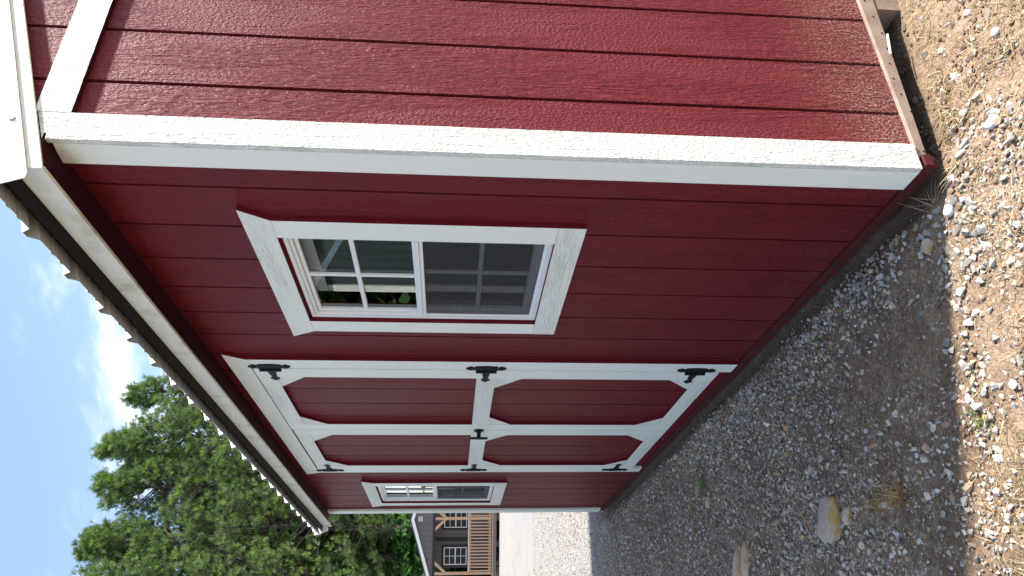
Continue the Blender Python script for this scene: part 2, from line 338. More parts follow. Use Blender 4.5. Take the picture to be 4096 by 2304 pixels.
def in_shed(x, y): return (x < np.where(y > .04, -.10, .02)) & (x > -4.93) & (y > -.035) & (y < 3.2)
def scatter(name, label, cat, P, size, mat, npts=14, seed=0, sink=.25, flat=.65):
    """stones as instances of convex hulls on scattered points"""
    me = bpy.data.meshes.new(name); me.vertices.add(len(P)); me.vertices.foreach_set('co', np.ascontiguousarray(P, np.float32).ravel())
    a = me.attributes.new('siz', 'FLOAT_VECTOR', 'POINT'); s3 = np.stack([size * RNG.uniform(.8, 1.35, len(P)), size * RNG.uniform(.7, 1.05, len(P)), size * RNG.uniform(flat * .7, flat * 1.2, len(P))], 1); a.data.foreach_set('vector', s3.astype(np.float32).ravel())
    a = me.attributes.new('rot', 'FLOAT_VECTOR', 'POINT'); r3 = np.stack([RNG.normal(0, .3, len(P)), RNG.normal(0, .3, len(P)), RNG.uniform(0, 6.28, len(P))], 1); a.data.foreach_set('vector', r3.astype(np.float32).ravel())
    me.update(); me.materials.append(mat); o = link(name, me); tag(o, label, cat, kind='stuff')
    g = bpy.data.node_groups.new(name + '_nodes', 'GeometryNodeTree'); g.interface.new_socket('Geometry', in_out='INPUT', socket_type='NodeSocketGeometry'); g.interface.new_socket('Geometry', in_out='OUTPUT', socket_type='NodeSocketGeometry')
    n = g.nodes.new; l = g.links.new; gi = n('NodeGroupInput'); go = n('NodeGroupOutput'); jn = n('GeometryNodeJoinGeometry')
    for i in range(9):
        ml = n('GeometryNodeMeshLine'); ml.inputs['Count'].default_value = npts + (i % 3) * 3; ml.inputs['Offset'].default_value = (0, 0, 0)
        rv = n('FunctionNodeRandomValue'); rv.data_type = 'FLOAT_VECTOR'; rv.inputs[0].default_value = (-1, -1, -1); rv.inputs[1].default_value = (1, 1, 1); rv.inputs['Seed'].default_value = seed * 31 + i
        nm = n('ShaderNodeVectorMath'); nm.operation = 'NORMALIZE'; mxv = n('ShaderNodeMix'); mxv.data_type = 'VECTOR'; mxv.inputs[0].default_value = .6
        sp = n('GeometryNodeSetPosition'); ch = n('GeometryNodeConvexHull'); sm_ = n('GeometryNodeSetMaterial'); sm_.inputs['Material'].default_value = mat; gti = n('GeometryNodeGeometryToInstance')
        l(rv.outputs[0], nm.inputs[0]); l(rv.outputs[0], mxv.inputs[4]); l(nm.outputs[0], mxv.inputs[5]); l(ml.outputs[0], sp.inputs[0]); l(mxv.outputs[1], sp.inputs['Offset']); l(sp.outputs[0], ch.inputs[0]); l(ch.outputs[0], sm_.inputs[0]); l(sm_.outputs[0], gti.inputs[0]); l(gti.outputs[0], jn.inputs[0])
    iop = n('GeometryNodeInstanceOnPoints'); iop.inputs['Pick Instance'].default_value = True
    ri = n('FunctionNodeRandomValue'); ri.data_type = 'INT'; ri.inputs['Min'].default_value = 0; ri.inputs['Max'].default_value = 8
    iop_i = iop.inputs['Instance Index']; l([s for s in ri.outputs if s.enabled][0], iop_i)
    def na(nm_): q = n('GeometryNodeInputNamedAttribute'); q.data_type = 'FLOAT_VECTOR'; q.inputs[0].default_value = nm_; return q.outputs[0]
    e2r = n('FunctionNodeEulerToRotation'); l(na('rot'), e2r.inputs[0])
    l(gi.outputs[0], iop.inputs['Points']); l(jn.outputs[0], iop.inputs['Instance']); l(e2r.outputs[0], iop.inputs['Rotation']); l(na('siz'), iop.inputs['Scale']); l(iop.outputs[0], go.inputs[0])
    md = o.modifiers.new('stones', 'NODES'); md.node_group = g; return o
def vnoise(x, y, s, seed):
    r = np.random.default_rng(seed); a = np.zeros_like(x)
    for k_ in range(7):
        th = r.uniform(0, 6.28); fr = s * r.uniform(.6, 1.6); a += np.sin(fr * (x * math.cos(th) + y * math.sin(th)) + r.uniform(0, 6.28))
    return a / 2.6                       # about -1..1
def sample(n, x0, x1, y0, y1, dens):
    x = RNG.uniform(x0, x1, n); y = RNG.uniform(y0, y1, n); d = dens(x, y); kx = (RNG.uniform(0, 1, n) < d) & ~in_shed(x, y); return x[kx], y[kx]
def d_common(x, y):
    nzv = vnoise(x, y, 4.5, 3); away = np.clip((-y - .04) / .10, 0, 1)
    leftish = np.clip((.15 - x) / .9, 0, 1)
    base = (.24 + .26 * nzv) * away + .42 * leftish * away
    bare = np.exp(-(((x + .50) / .40) ** 2 + ((y + .42) / .18) ** 2)) ; base = base - .55 * bare - .35 * np.clip(vnoise(x, y, 3.2, 44), 0, 1)
    base = base - .7 * np.clip((x - .42) / .1, 0, 1) - .8 * np.clip((y - .02) / .1, 0, 1) * (x > 0)
    return np.clip(base, 0, 1)
# fine grey grit
x, y = sample(135000, -5.2, .8, -3.2, -.06, lambda x, y: d_common(x, y) * np.clip(1.2 - np.hypot(x - 1.5, y + 1.2) / 9, .25, 1) * np.where(y < -2.0, .35, 1))
s = np.clip(RNG.lognormal(math.log(.0047), .33, len(x)), .0025, .012)
scatter('fine_gravel', 'fine dark grey gravel pressed into the dirt in the shade of the shed', 'gravel', np.stack([x, y, zg(x, y) + s * .05], 1), s, M['grey'], 12, 1)
# medium grey stones
x, y = sample(42000, -5.4, .6, -3.4, -.06, lambda x, y: d_common(x, y) * .8)
s = np.clip(RNG.lognormal(math.log(.0085), .25, len(x)), .005, .017)
scatter('grey_gravel', 'grey and brown crushed stones along the shaded side of the shed', 'gravel', np.stack([x, y, zg(x, y) + s * .15], 1), s, M['grey'], 13, 2)
# pale stones: a strip along the wall, and the sunny edge nearest the camera
def d_pale(x, y):
    strip = np.exp(-((y + .145 + .03 * np.sin(3 * x)) / .07) ** 2) * np.clip((-x - .15) / .2, 0, 1) * np.clip((x + 2.6) / .8, 0, 1)
    edge = np.exp(-((y * .88 - x * .38 + .62 - .0) / .17) ** 2) * 0 + np.exp(-((x + .09 - .38 * (y + .5)) / .17) ** 2) * np.clip((-y - .0) / .15, 0, 1)
    corner = np.exp(-(((x - .17) / .10) ** 2 + ((y + .12) / .22) ** 2))
    return np.clip(.95 * strip + .60 * edge + 1.2 * corner + .07 * d_common(x, y) + .03 * (x > -1) * (y < 0), 0, 1) * (.62 + .38 * vnoise(x, y, 14, 8))
x, y = sample(52000, -3.0, 1.0, -1.9, .35, d_pale)
s = np.clip(RNG.lognormal(math.log(.0056), .50, len(x)), .0035, .0150) * (1 + .12 * (x > -.25))
scatter('pale_gravel', 'pale limestone chips heaped along the shed base and the sunny edge', 'gravel', np.stack([x, y, zg(x, y) + s * .22], 1), s, M['pale'], 11, 3)
# yard stones beyond the shed
x, y = sample(80000, -12, -4.3, -6, 3.5, lambda x, y: np.clip((-x - 4.3) / 1.2, 0, 1) * np.clip(1.3 + (x + 5) / 8, .25, 1))
s = np.clip(RNG.lognormal(math.log(.0085), .35, len(x)), .004, .02)
scatter('yard_gravel', 'bright sunlit gravel spread over the open yard beyond the shed', 'gravel', np.stack([x, y, zg(x, y) + s * .1], 1), s, M['yard'], 11, 4)
# sprinkles on the gable side dirt
x, y = sample(11000, -.05, 1.6, -1.0, 1.6, lambda x, y: np.where(y < .05, .8, .40) * (x > .04))
s = np.clip(RNG.lognormal(math.log(.0048), .5, len(x)), .0025, .015)
scatter('scattered_chips', 'scattered stone chips on the dry dirt beside the gable wall', 'gravel', np.stack([x, y, zg(x, y) + s * .1], 1), s, M['pale'], 11, 5)

# ---------------------------------------------------------------- the red shed
shed = thing('garden_shed', 'dark red wooden shed with white trim, double doors and two windows', 'shed', (0, 0, 0))
ZS0, ZS1 = .020, 2.415       # siding bottom and top on the front
LEN, DEP = 4.877, 3.05
G0, GP = -.1958, .2032
WIN = [(-.418, -1.050, 1.012, 1.932), (-.418 - 3.434, -1.050 - 3.434, 1.012, 1.932)]
DOOR = (-1.52, -3.352, 0, 2.27)
edges = [0.0] + [G0 - GP * k_ for k_ in range(23)] + [-LEN]
for a, b in zip(edges[:-1], edges[1:]):
    if a - b < .02: continue
    x1, x0 = a - (.0045 if a != 0 else 0), b + (.0045 if b != -LEN else 0)
    holes = [h for h in WIN + [DOOR] if h[0] > x0 and h[1] < x1]
    SB = lambda pts: MB().prism(pts, 'y', 0, .011).build('siding_board', M['redf'], shed)
    if not holes: SB([(x0, ZS0), (x1, ZS0), (x1, ZS1), (x0, ZS1)]); continue
    h = holes[0]; hx0, hx1 = max(x0, h[1]), min(x1, h[0]); lo, hi = h[2] if h[2] > ZS0 + .01 else None, h[3]
    if hx0 <= x0 + .001 and hx1 >= x1 - .001:
        if lo: SB([(x0, ZS0), (x1, ZS0), (x1, lo), (x0, lo)])
        SB([(x0, hi), (x1, hi), (x1, ZS1), (x0, ZS1)])
    elif hx0 > x0 + .001:      # the hole bites the right hand side of the board
        SB(([(x0, ZS0), (x1, ZS0), (x1, lo), (hx0, lo)] if lo else [(x0, ZS0), (hx0, ZS0)]) + [(hx0, hi), (x1, hi), (x1, ZS1), (x0, ZS1)])
    else:
        SB(([(x0, ZS0), (x1, ZS0)] if lo else [(hx1, ZS0), (x1, ZS0)]) + [(x1, ZS1), (x0, ZS1), (x0, hi), (hx1, hi)] + ([(hx1, lo), (x0, lo)] if lo else []))
# backing behind the grooves
mb = MB()
xs = [0, WIN[0][0], WIN[0][1], DOOR[0], DOOR[1], WIN[1][0], WIN[1][1], -LEN]
for i in range(7):
    a, b = xs[i], xs[i + 1]
    if i % 2 == 0: mb.box(b, a, .0065 + .005, .017, ZS0 + .004, ZS1)
    else:
        z0, z1 = (0, 2.27) if i == 3 else (1.012, 1.932)
        if z0 > .1: mb.box(b, a, .0115, .017, ZS0 + .004, z0)
        mb.box(b, a, .0115, .017, z1, ZS1)
mb.build('wall_sheathing', M['redh'], shed)
# gable boards (x = 0 plane, outside +x)
def gz(y): return 2.449 + .375 * (y if y < DEP / 2 else DEP - y)
ge = [0.0] + [.2032 * k_ for k_ in range(1, 16)]
for a, b in zip(ge[:-1], ge[1:]):
    y0, y1 = a + (.006 if a else .02), b - .006
    MB().prism([(y0, ZS0 + .002), (y1, ZS0 + .002), (y1, gz(y1)), (y0, gz(y0))], 'x', -.011, 0).build('siding_board', M['red'], shed)
MB().prism([(.012, .02), (DEP, .02), (DEP, gz(DEP)), (DEP / 2, gz(DEP / 2)), (.012, gz(0.012))], 'x', -.018, -.0105).build('gable_sheathing', M['redh'], shed)
MB().prism([(.012, .02), (DEP, .02), (DEP, gz(DEP)), (DEP / 2, gz(DEP / 2)), (.012, gz(0.012))], 'x', -LEN, -LEN + .012).build('far_gable_wall', M['redh'], shed)
box('back_wall', M['redh'], shed, -LEN + .013, -.019, DEP - .012, DEP, .02, 2.45)
# inside: floor, lining, studs
box('floor', M['dark'], shed, -LEN + .02, -.02, .02, DEP - .02, .03, .055)
box('inner_lining', M['dark'], shed, -LEN + .014, -.02, DEP - .03, DEP - .014, .06, 2.44)
for k_ in range(12):
    xx = -.10 - .4064 * k_; box('wall_stud', M['stud'], shed, xx - .019, xx + .019, DEP - .12, DEP - .032, .06, 2.42)
box('corner_timber', M['stud'], shed, -1.31, -1.165, .115, .155, .056, 2.29)
box('top_plate', M['stud'], shed, -LEN + .02, -.02, .02, .11, 2.30, 2.38)
# rim and skids
MB().prism([(.031, .022), (.705, .022), (2.9, .022), (2.9, -.040), (.705, -.030), (.031, -.004)], 'x', -.02, .012).build('rim_board', M['rim'], shed, .0015)
M['rimred'] = plain('dull_red_brown_rim', (.085, .018, .018), .75, .15, 0, .3, 30)
box('rim_board', M['rimred'], shed, -LEN - .01, .016, -.010, .029, -.022, .017, bev=.0015); box('rim_end', M['rimred'], shed, .0165, .025, -.012, .030, -.006, .022, bev=.003)
mb = MB()
box('skid', M['rim'], shed, -LEN, .008, .66, .76, -.115, -.034); box('skid', M['rim'], shed, -LEN, .008, 2.2, 2.3, -.115, -.042)
# nail heads along the rim
for k_ in range(17):
    yy = .05 + .115 * k_ * .62 + .01 * math.sin(k_ * 7.0); zz = .002 + .010 * math.sin(k_ * 5.1) - .012 * yy; MB().tube((.0121, yy, zz), (.0134, yy, zz), .0030, n=8).build('nail_head', M['drip'], shed)
# corner boards
def corner_tag(o, t): o['label'] = t
o = MB().prism([(-.0195, .029), (.071, .029), (.071, 2.451), (-.0195, 2.417)], 'x', .0005, .0180).build('corner_board', M['white'], shed, .0007)
o = MB().prism([(-.0005, .028), (-.0826, .028), (-.0826, 2.409), (-.040, 2.405), (-.0005, 2.398)], 'y', -.0195, -.0005).build('corner_board', M['whites'], shed, .0006)
box('corner_board', M['whites'], shed, -4.790, -4.8965, -.020, -.0005, .028, 2.409, bev=.0015)
box('corner_board', M['whites'], shed, -4.8965, -4.878, .0005, .088, .028, 2.43, bev=.0015)
# band and rake on the gable
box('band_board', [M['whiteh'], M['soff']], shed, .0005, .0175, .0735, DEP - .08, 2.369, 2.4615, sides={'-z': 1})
def slope_board(name, mat, x0, x1, off0, off1, y0, y1, bev=0):
    pts = [(y0, 2.4265 + .375 * y0 + off0), (y1, 2.4265 + .375 * y1 + off0), (y1, 2.4265 + .375 * y1 + off1), (y0, 2.4265 + .375 * y0 + off1)]
    return MB().prism(pts, 'x', x0, x1).build(name, mat, shed, bev)
slope_board('rake_board', M['fascia'], .0185, .0255, 0, .075, -.1205, DEP / 2, .0012)
slope_board('rake_board', M['fascia'], -LEN - .04, -LEN - .024, 0, .075, -.1245, DEP / 2)
# soffit and fascia
box('eave_light_stop', M['soff'], shed, -LEN - .03, .015, -.099, -.085, 2.4165, 2.492)  # unseen board added to stop light through the slit above the wall
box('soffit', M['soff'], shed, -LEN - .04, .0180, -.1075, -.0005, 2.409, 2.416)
box('fascia_board', M['fascia'], shed, -.577, .0180, -.1200, -.1080, 2.383, 2.456, bev=.0012)
box('fascia_board', M['fascia'], shed, -LEN - .045, -.5785, -.1200, -.1080, 2.384, 2.456, bev=.0015)
MB().prism([(-.122, 2.4565), (-.104, 2.4565), (-.104, 2.475), (-.158, 2.466), (-.158, 2.459)], 'x', -LEN - .045, .026).build('drip_strip', M['drip'], shed)
# ribbed roof metal: 9 inch pitch, with the underside primer grey
prof = []; r0 = -.164 + .228
kx = 0
while True:
    c = r0 - .228 * kx
    if c < -LEN - .20: break
    prof += [(c + .026, 0), (c + .008, .026), (c - .014, .026), (c - .030, 0), (c - .088, 0), (c - .094, .004), (c - .104, .004), (c - .110, 0), (c - .140, 0), (c - .146, .004), (c - .156, .004), (c - .162, 0)]; kx += 1
prof = [(min(p[0], .028), p[1]) for p in prof if p[0] > -LEN - .058]
def rz(y): return 2.470 + .375 * (y + .20)
mb = MB(); n = len(prof)
for (ya, yb) in ((-.196, DEP / 2),):
    for off, mi in ((0, 1), (.0022, 0)):
        base = len(mb.v)
        for yy in (ya, yb):
            for (px, pz) in prof: mb.v.append((px, yy, rz(yy) + pz + off))
        for i in range(n - 1): mb.f.append((base + i, base + i + 1, base + n + i + 1, base + n + i)); mb.m.append(mi)
    # edge lip
    for i in range(n - 1): mb.f.append((i, i + 1, 2 * n + i + 1, 2 * n + i)); mb.m.append(0)
mb2 = mb
me = bpy.data.meshes.new('roof_sheet'); me.from_pydata(mb.v, [], mb.f); me.materials.append(M['roofw']); me.materials.append(M['prim']); me.polygons.foreach_set('material_index', mb.m); me.update()
roof = link('roof_sheet', me, shed)
MB().prism([(DEP / 2, rz(DEP / 2)), (DEP + .2, rz(DEP / 2) - .375 * (DEP / 2 + .2)), (DEP + .2, rz(DEP / 2) - .375 * (DEP / 2 + .2) + .02), (DEP / 2, rz(DEP / 2) + .02)], 'x', -LEN - .05, .045).build('back_roof_slope', M['roofw'], shed)
MB().prism([(-.10, rz(-.1) - .018), (DEP / 2, rz(DEP / 2) - .018), (DEP / 2, rz(DEP / 2) - .006), (-.10, rz(-.1) - .006)], 'x', -LEN - .03, .02).build('roof_deck', M['stud'], shed)
# closure behind the ribs
box('rib_closure', M['drip'], shed, -LEN, .0, -.135, -.128, 2.476, 2.496)
# rake flashing plates
def flash(x0, x1):
    f0 = lambda y: 2.4630 + .375 * y
    pts = [(-.139, f0(-.139) - .000), (DEP / 2, f0(DEP / 2)), (DEP / 2, f0(DEP / 2) + .13), (-.190, f0(-.190) + .13), (-.175, 2.464), (-.154, 2.4115)]
    return MB().prism(pts, 'x', x0, x1).build('rake_flashing', M['roofw'], shed)
flash(.0285, .0310); flash(-LEN - .062, -LEN - .0595)
for yy in (.031, .64, 1.2):
    zz = 2.496 + .375 * (yy - .031); MB().tube((.0310, yy, zz), (.0355, yy, zz), .0085, .0045, n=12).build('roof_screw', M['steel'], shed)

# ---- windows
def window():
    x0, x1 = -.444, -1.031; z0, z1 = 1.026, 1.910       # frame outside
    mb = MB()
    fw = .022
    # two stepped frame layers
    for (ins, yf, yb, w) in ((0, -.004, .045, .014), (.0135, .004, .045, .012)):
        a, b, c, d = x0 - ins, x1 + ins, z0 + ins, z1 - ins
        mb.box(b, b + w, yf, yb, c, d); mb.box(a - w, a, yf, yb, c, d); mb.box(b + w + .0002, a - w - .0002, yf, yb, c, c + w); mb.box(b + w + .0002, a - w - .0002, yf, yb, d - w, d)
    win = mb.build('window', M['vinyl'], shed, .0012)
    xi0, xi1 = x0 - .026, x1 + .026
    # meeting rails
    m = MB().box(xi1, xi0, .003, .03, 1.4615, 1.4740).box(xi1, xi0, -.001, .03, 1.4745, 1.4870).box(xi1, xi0, .007, .03, 1.4875, 1.4975); m.build('meeting_rail', M['vinyl'], win, .001)
    # upper sash
    zc, zd = 1.4985, z1 - .0265
    m = MB().box(xi1, xi1 + .014, .014, .034, zc, zd).box(xi0 - .014, xi0, .014, .034, zc, zd).box(xi1 + .0142, xi0 - .0142, .014, .034, zd - .013, zd); m.build('upper_sash', M['vinyl'], win, .001)
    box('pane', M['glass'], win, xi1 + .0145, xi0 - .0145, .0235, .0238, zc, zd - .0135)
    box('muntin', M['vinyl'], win, xi1 + .0145, xi0 - .0145, .0145, .0225, 1.690, 1.706); box('muntin', M['vinyl'], win, -.732, -.716, .0142, .0220, zc + .0005, zd - .0135)
    # lower sash with its insect screen
    za, zb = z0 + .0265, 1.4610
    m = MB().box(xi1, xi1 + .022, .024, .042, za, zb).box(xi0 - .022, xi0, .024, .042, za, zb).box(xi1 + .0222, xi0 - .0222, .024, .042, za, za + .030); m.build('lower_sash', M['vinyl'], win, .001)
    box('pane', M['glass'], win, xi1 + .0225, xi0 - .0225, .0365, .0368, za + .0305, zb)
    box('muntin', M['vinyl'], win, xi1 + .0225, xi0 - .0225, .0270, .0350, 1.252, 1.268); box('muntin', M['vinyl'], win, -.719, -.703, .0267, .0345, za + .0305, zb)
    box('insect_screen', M['screen'], win, xi1 + .0005, xi0 - .0005, .0075, .0078, za + .0005, zb - .0005)
    # casing
    RM = [M['whiteh'], M['redh']]; RV = [M['whites'], M['redh']]
    MB().prism([(-.3335, 1.9185), (-1.1295, 1.9185), (-1.180, 2.008), (-.280, 2.008)], 'y', -.0205, -.0005, 0, {0: 1, 1: 1, 2: 1, 3: 1}).build('casing_board', RM, win, 0)
    MB().box(-.3335, -1.1285, -.0205, -.0005, .936, 1.026, sides={'+z': 1, '+x': 1, '-z': 1}).build('casing_board', RM, win, 0)
    MB().box(-.3340, -.4290, -.0200, -.0005, 1.0265, 1.918, sides={'-x': 1, '+x': 1}).build('casing_board', RV, win, 0)
    MB().box(-1.0370, -1.1285, -.0200, -.0005, 1.0265, 1.918, sides={'+x': 1}).build('casing_board', RV, win, 0)
    # red reveal and framing around the hole
    MB().box(-.4185, -.4435, .0005, .011, 1.012, 1.93).box(-1.0315, -1.0495, .0005, .011, 1.012, 1.93).box(-1.0312, -.444, .0005, .011, 1.0125, 1.0255).box(-1.0312, -.444, .0005, .011, 1.9105, 1.93).build('reveal', M['redh'], win)
    MB().box(-1.075, -1.036, .047, .11, .98, 1.95).box(-.44, -.40, .047, .11, .98, 1.95).box(-1.035, -.441, .047, .11, .975, 1.018).box(-1.035, -.441, .047, .11, 1.915, 1.95).build('jamb_timber', M['stud'], win)
    return win
w1 = window(); w1['label'] = 'window between the corner and the double doors'
w2 = w1.copy(); COL.objects.link(w2); w2.parent = shed; w2.location.x -= 3.434; w2['label'] = 'window at the far end beyond the doors'
for c in list(w1.children):
    d = c.copy(); COL.objects.link(d); d.parent = w2

# ---- double doors
RH = [M['whiteh'], M['redh']]; RVt = [M['white'], M['redh']]; RVs = [M['whites'], M['redh']]
MB().prism([(-1.4365, 2.264), (-3.4430, 2.264), (-3.494, 2.355), (-1.382, 2.355)], 'y', -.0205, -.0005, 0, {0: 1, 1: 1, 2: 1, 3: 1}).build('door_casing', [M['whiteh'], M['redh']], shed)
box('door_casing', [M['whites'], M['redh']], shed, -1.4365, -1.5305, -.0200, -.0005, .028, 2.2635, sides={'+x': 1})
box('door_casing', M['whites'], shed, -3.3400, -3.4430, -.0200, -.0005, .012, 2.2635, bev=.0012)
box('door_threshold', M['redh'], shed, -1.521, -3.351, -.0035, .011, .020, .080)
def door(xa, xb, side):       # xa > xb ; side = +1 hinged at xa, -1 hinged at xb
    z0, z1 = .086, 2.257 if side > 0 else 2.2525; w = .0975
    d = box('door', M['redh'], shed, xb + .001, xa - .001, .0005, .012, z0 + .002, z1 - .002)
    d['label'] = 'door leaf nearer the corner' if side > 0 else 'door leaf farther from the corner, with the handle'
    if side > 0: gs = [xa, -1.640, -1.828, -2.043, -2.256, xb]
    else: gs = [xa, -2.632, -2.838, -3.055, -3.240, xb]
    for a, b in zip(gs[:-1], gs[1:]):
        box('door_plank', M['redf'], d, b + .0045, a - .0045, -.0055, 0, z0 + .003, z1 - .003)
    yb, yf = -.0060, -.0240
    MB().box(xa - w, xa, yf, yb, z0, z1, sides={'-x': 1}).build('stile', RVs, d)
    MB().box(xb, xb + w, yf, yb, z0, z1, sides={'+x': 1}).build('stile', RVs, d)
    L0, L1 = xa - w - .0006, xb + w + .0006
    MB().box(L1, L0, yf, yb, 2.172, z1, sides={'-z': 1}).build('rail', RH, d)
    MB().box(L1, L0, yf, yb, 1.150, 1.240, sides={'-z': 1}).build('rail', RH, d)
    MB().box(L1, L0, yf, yb, z0, .172, sides={'+z': 1}).build('rail', RH, d)
    g = .128
    for (px, sx) in ((L0, -1), (L1, 1)):
        for (pz, sz) in ((2.1715, -1), (1.1495, -1), (.1725, 1)):
            e = {1: 1}
            MB().prism([(px, pz), (px + sx * g, pz), (px, pz + sz * g)], 'y', yf + .0006, yb, 0, e).build('corner_brace', RH, d)
    # hinges
    hx = xa + .001 if side > 0 else xb - .001
    for zc, nm in ((2.178, 'top hinge'), (1.199, 'middle hinge'), (.205, 'bottom hinge')):
        m = MB(); s = side; y0 = -.0245; y1 = y0 - .004
        O = lambda u: hx + s * u * .92            # u>0 on the casing, u<0 on the door
        leaf = [(.022, .055), (.034, .052), (.030, .068), (.048, .078), (.036, .090), (.034, .112)]
        half = [(.004, .048), (.016, .048), (.024, .060), (.012, .070), (.010, .074)]
        # upright leaf: body, necks and arrow points
        pts = [(.008, -.048), (.050, -.040), (.054, 0), (.050, .040), (.046, .052), (.030, .056), (.044, .064), (.0475, .072), (.040, .082), (.030, .093), (.022, .082), (.014, .072), (.018, .062), (.022, .054), (.008, .048)]
        low = [(p[0], -p[1]) for p in pts[::-1] if p[1] > .048]
        body = [(.006, .048), (.006, -.048)] + [(p[0], p[1]) for p in low] + [(.050, -.040), (.054, 0), (.050, .040)] + [p for p in pts if p[1] > .048]
        m.prism([(O(a), zc + b) for a, b in body], 'y', y0 + .0055, y1)
        m.tube((O(-.002), y1 - .002, zc - .048), (O(-.002), y1 - .002, zc + .048), .0065, n=10)
        m.box(O(-.008), O(.006), y0 + .001, y1 - .004, zc - .044, zc + .044)
        strap = [(-.010, .020), (-.040, .017), (-.075, .013), (-.104, .010), (-.112, .020), (-.124, .020), (-.146, 0), (-.124, -.020), (-.112, -.020), (-.104, -.010), (-.075, -.013), (-.040, -.017), (-.010, -.020)]
        m.prism([(O(a), zc + b) for a, b in strap], 'y', y0 + .0003, y1)
        for a, b in ((.031, .073), (.031, -.073), (-.050, .006), (-.078, -.003), (-.118, 0)):
            m.tube((O(a), y1, zc + b), (O(a), y1 - .0022, zc + b), .0042, n=8)
        hobj = m.build('hinge', M['black'], d, 0); hobj['label'] = nm
    return d
d1 = door(-1.5325, -2.4405, 1); d2 = door(-2.4460, -3.3380, -1)
m = MB(); zc = 1.198; xc = -2.470
m.tube((xc + .02, -.0243, zc), (xc + .02, -.031, zc), .030, .026, n=18); m.tube((xc + .02, -.031, zc), (xc + .02, -.066, zc), .013, .011, n=12)
m.prism([(xc + .014, zc + .050), (xc + .026, zc + .050), (xc + .031, zc + .012), (xc + .031, zc - .012), (xc + .026, zc - .050), (xc + .014, zc - .050), (xc + .009, zc - .012), (xc + .009, zc + .012)], 'y', -.0655, -.0765)
m.build('handle', M['black'], d2, .001)

# ---------------------------------------------------------------- neighbouring sheds (seen mirrored in the panes)
nb = thing('green_shed', 'tall slate green shed with white trim mirrored in the nearer window', 'shed', (0, 0, 0))
YN = -3.42
for k_ in range(14): 
    xa = -7.21 + .2032 * k_; box('siding_board', M['green'], nb, xa + .005, xa + .198, YN - .012, YN, .05, 3.22)
box('wall', M['green'], nb, -7.21, -4.35, YN - 3, YN - .0125, 0.0, 3.22)
box('corner_board', M['white'], nb, -7.245, -7.075, YN + .0005, YN + .02, .05, 3.10); box('band_board', M['whiteh'], nb, -7.245, -4.60, YN + .0005, YN + .02, 3.113, 3.28)
box('fascia_board', M['fascia'], nb, -7.4, -4.4, YN + .22, YN + .24, 3.27, 3.40)
box('soffit', M['green'], nb, -7.4, -4.4, YN + .0, YN + .2195, 3.29, 3.31)
MB().prism([(YN + .25, 3.40), (YN - 1.5, 4.0), (YN - 3.25, 3.40), (YN - 3.25, 3.36), (YN - 1.5, 3.95), (YN + .25, 3.36)], 'x', -7.42, -4.38).build('roof', M['shingle'], nb)
tn = thing('tan_shed', 'tan shed with cream trim mirrored in the far window', 'shed', (-25.5, -7.5, -.3), math.radians(25))
box('wall', M['deck'], tn, -3, 3, -2, 2, 0, 2.6); MB().prism([(-2.2, 2.6), (2.2, 2.6), (0, 3.6)], 'x', -3.2, 3.2).build('roof', M['shingle'], tn)
for xx in (-2.4, -1.2, 0.3, 1.4): box('trim_board', M['cream'], tn, xx, xx + .16, 2.001, 2.04, .3, 2.5); 
for yy in (-1.6, -.6, .8): box('trim_board', M['cream'], tn, 3.001, 3.04, yy, yy + .16, .3, 2.5)

# ---------------------------------------------------------------- cabin with porch
CB = thing('porch_cabin', 'small dark grey cabin with white roof edge and a cedar porch railing', 'cabin', (-24.233, 3.487, -.37), math.radians(69.7))
hw = 1.95; apex = 3.02; slp = .30; eav = lambda x: apex - slp * abs(x)
# body
box('wall', M['cdark'], CB, -hw, hw, 1.215, 6.5, .22, 2.44)
for k_ in range(20):
    xa = -hw + .195 * k_; box('siding_board', M['cgrey'], CB, xa + .006, xa + .189, 1.200, 1.2145, .25, 2.34)
for k_ in range(20):
    xa = -hw + .195 * k_; a, b = xa + .004, xa + .191
    pts = [(a, 2.345), (b, 2.345), (b, eav(b))] + ([(0, apex)] if a < 0 < b else []) + [(a, eav(a))]
    MB().prism(pts, 'y', .0, .012).build('gable_board', M['cgrey'], CB)
MB().prism([(-hw, 2.345), (hw, 2.345), (hw, eav(hw)), (0, apex), (-hw, eav(-hw))], 'y', .013, .03).build('gable_wall', M['cdark'], CB)
for s_ in (-1, 1):
    MB().prism([(0, apex + .09), (0, apex - .02), (s_ * 2.35, eav(2.35) - .02), (s_ * 2.35, eav(2.35) + .09)], 'y', -.16, -.13).build('rake_trim', M['vinyl'], CB)
    MB().prism([(0, apex + .095), (0, apex + .13), (s_ * 2.38, eav(2.38) + .13), (s_ * 2.38, eav(2.38) + .095)], 'y', -.18, 6.7).build('roof', M['shingle'], CB)
    MB().prism([(0, apex + .0), (0, apex + .09), (s_ * 2.33, eav(2.33) + .09), (s_ * 2.33, eav(2.33) + .0)], 'y', -.128, 6.6).build('roof_deck', M['cdark'], CB)
vt = box('vent', M['cdark'], CB, -.10, .10, -.012, -.001, 2.70, 2.885)
for k_ in range(4): box('slat', M['vinyl'], vt, -.09, .09, -.022, -.0125, 2.715 + .043 * k_, 2.738 + .043 * k_)
box('beam', M['cdark'], CB, -hw, hw, -.02, .07, 2.262, 2.343)
box('porch_ceiling', M['cdark'], CB, -hw, hw, .071, 1.199, 2.30, 2.34)
for xx in (0, -1.86, 1.86):
    p = box('post', M['cedar'], CB, xx - .044, xx + .044, -.015, .073, .252, 2.260, bev=.004)
    for s_ in (-1, 1):
        if abs(xx + s_ * .4) < 1.9:
            MB().prism([(xx + s_ * .05, 1.86), (xx + s_ * .05, 1.985), (xx + s_ * .30, 2.2595), (xx + s_ * .41, 2.2595)], 'y', -.01, .06).build('knee_brace', M['cedar'], CB)
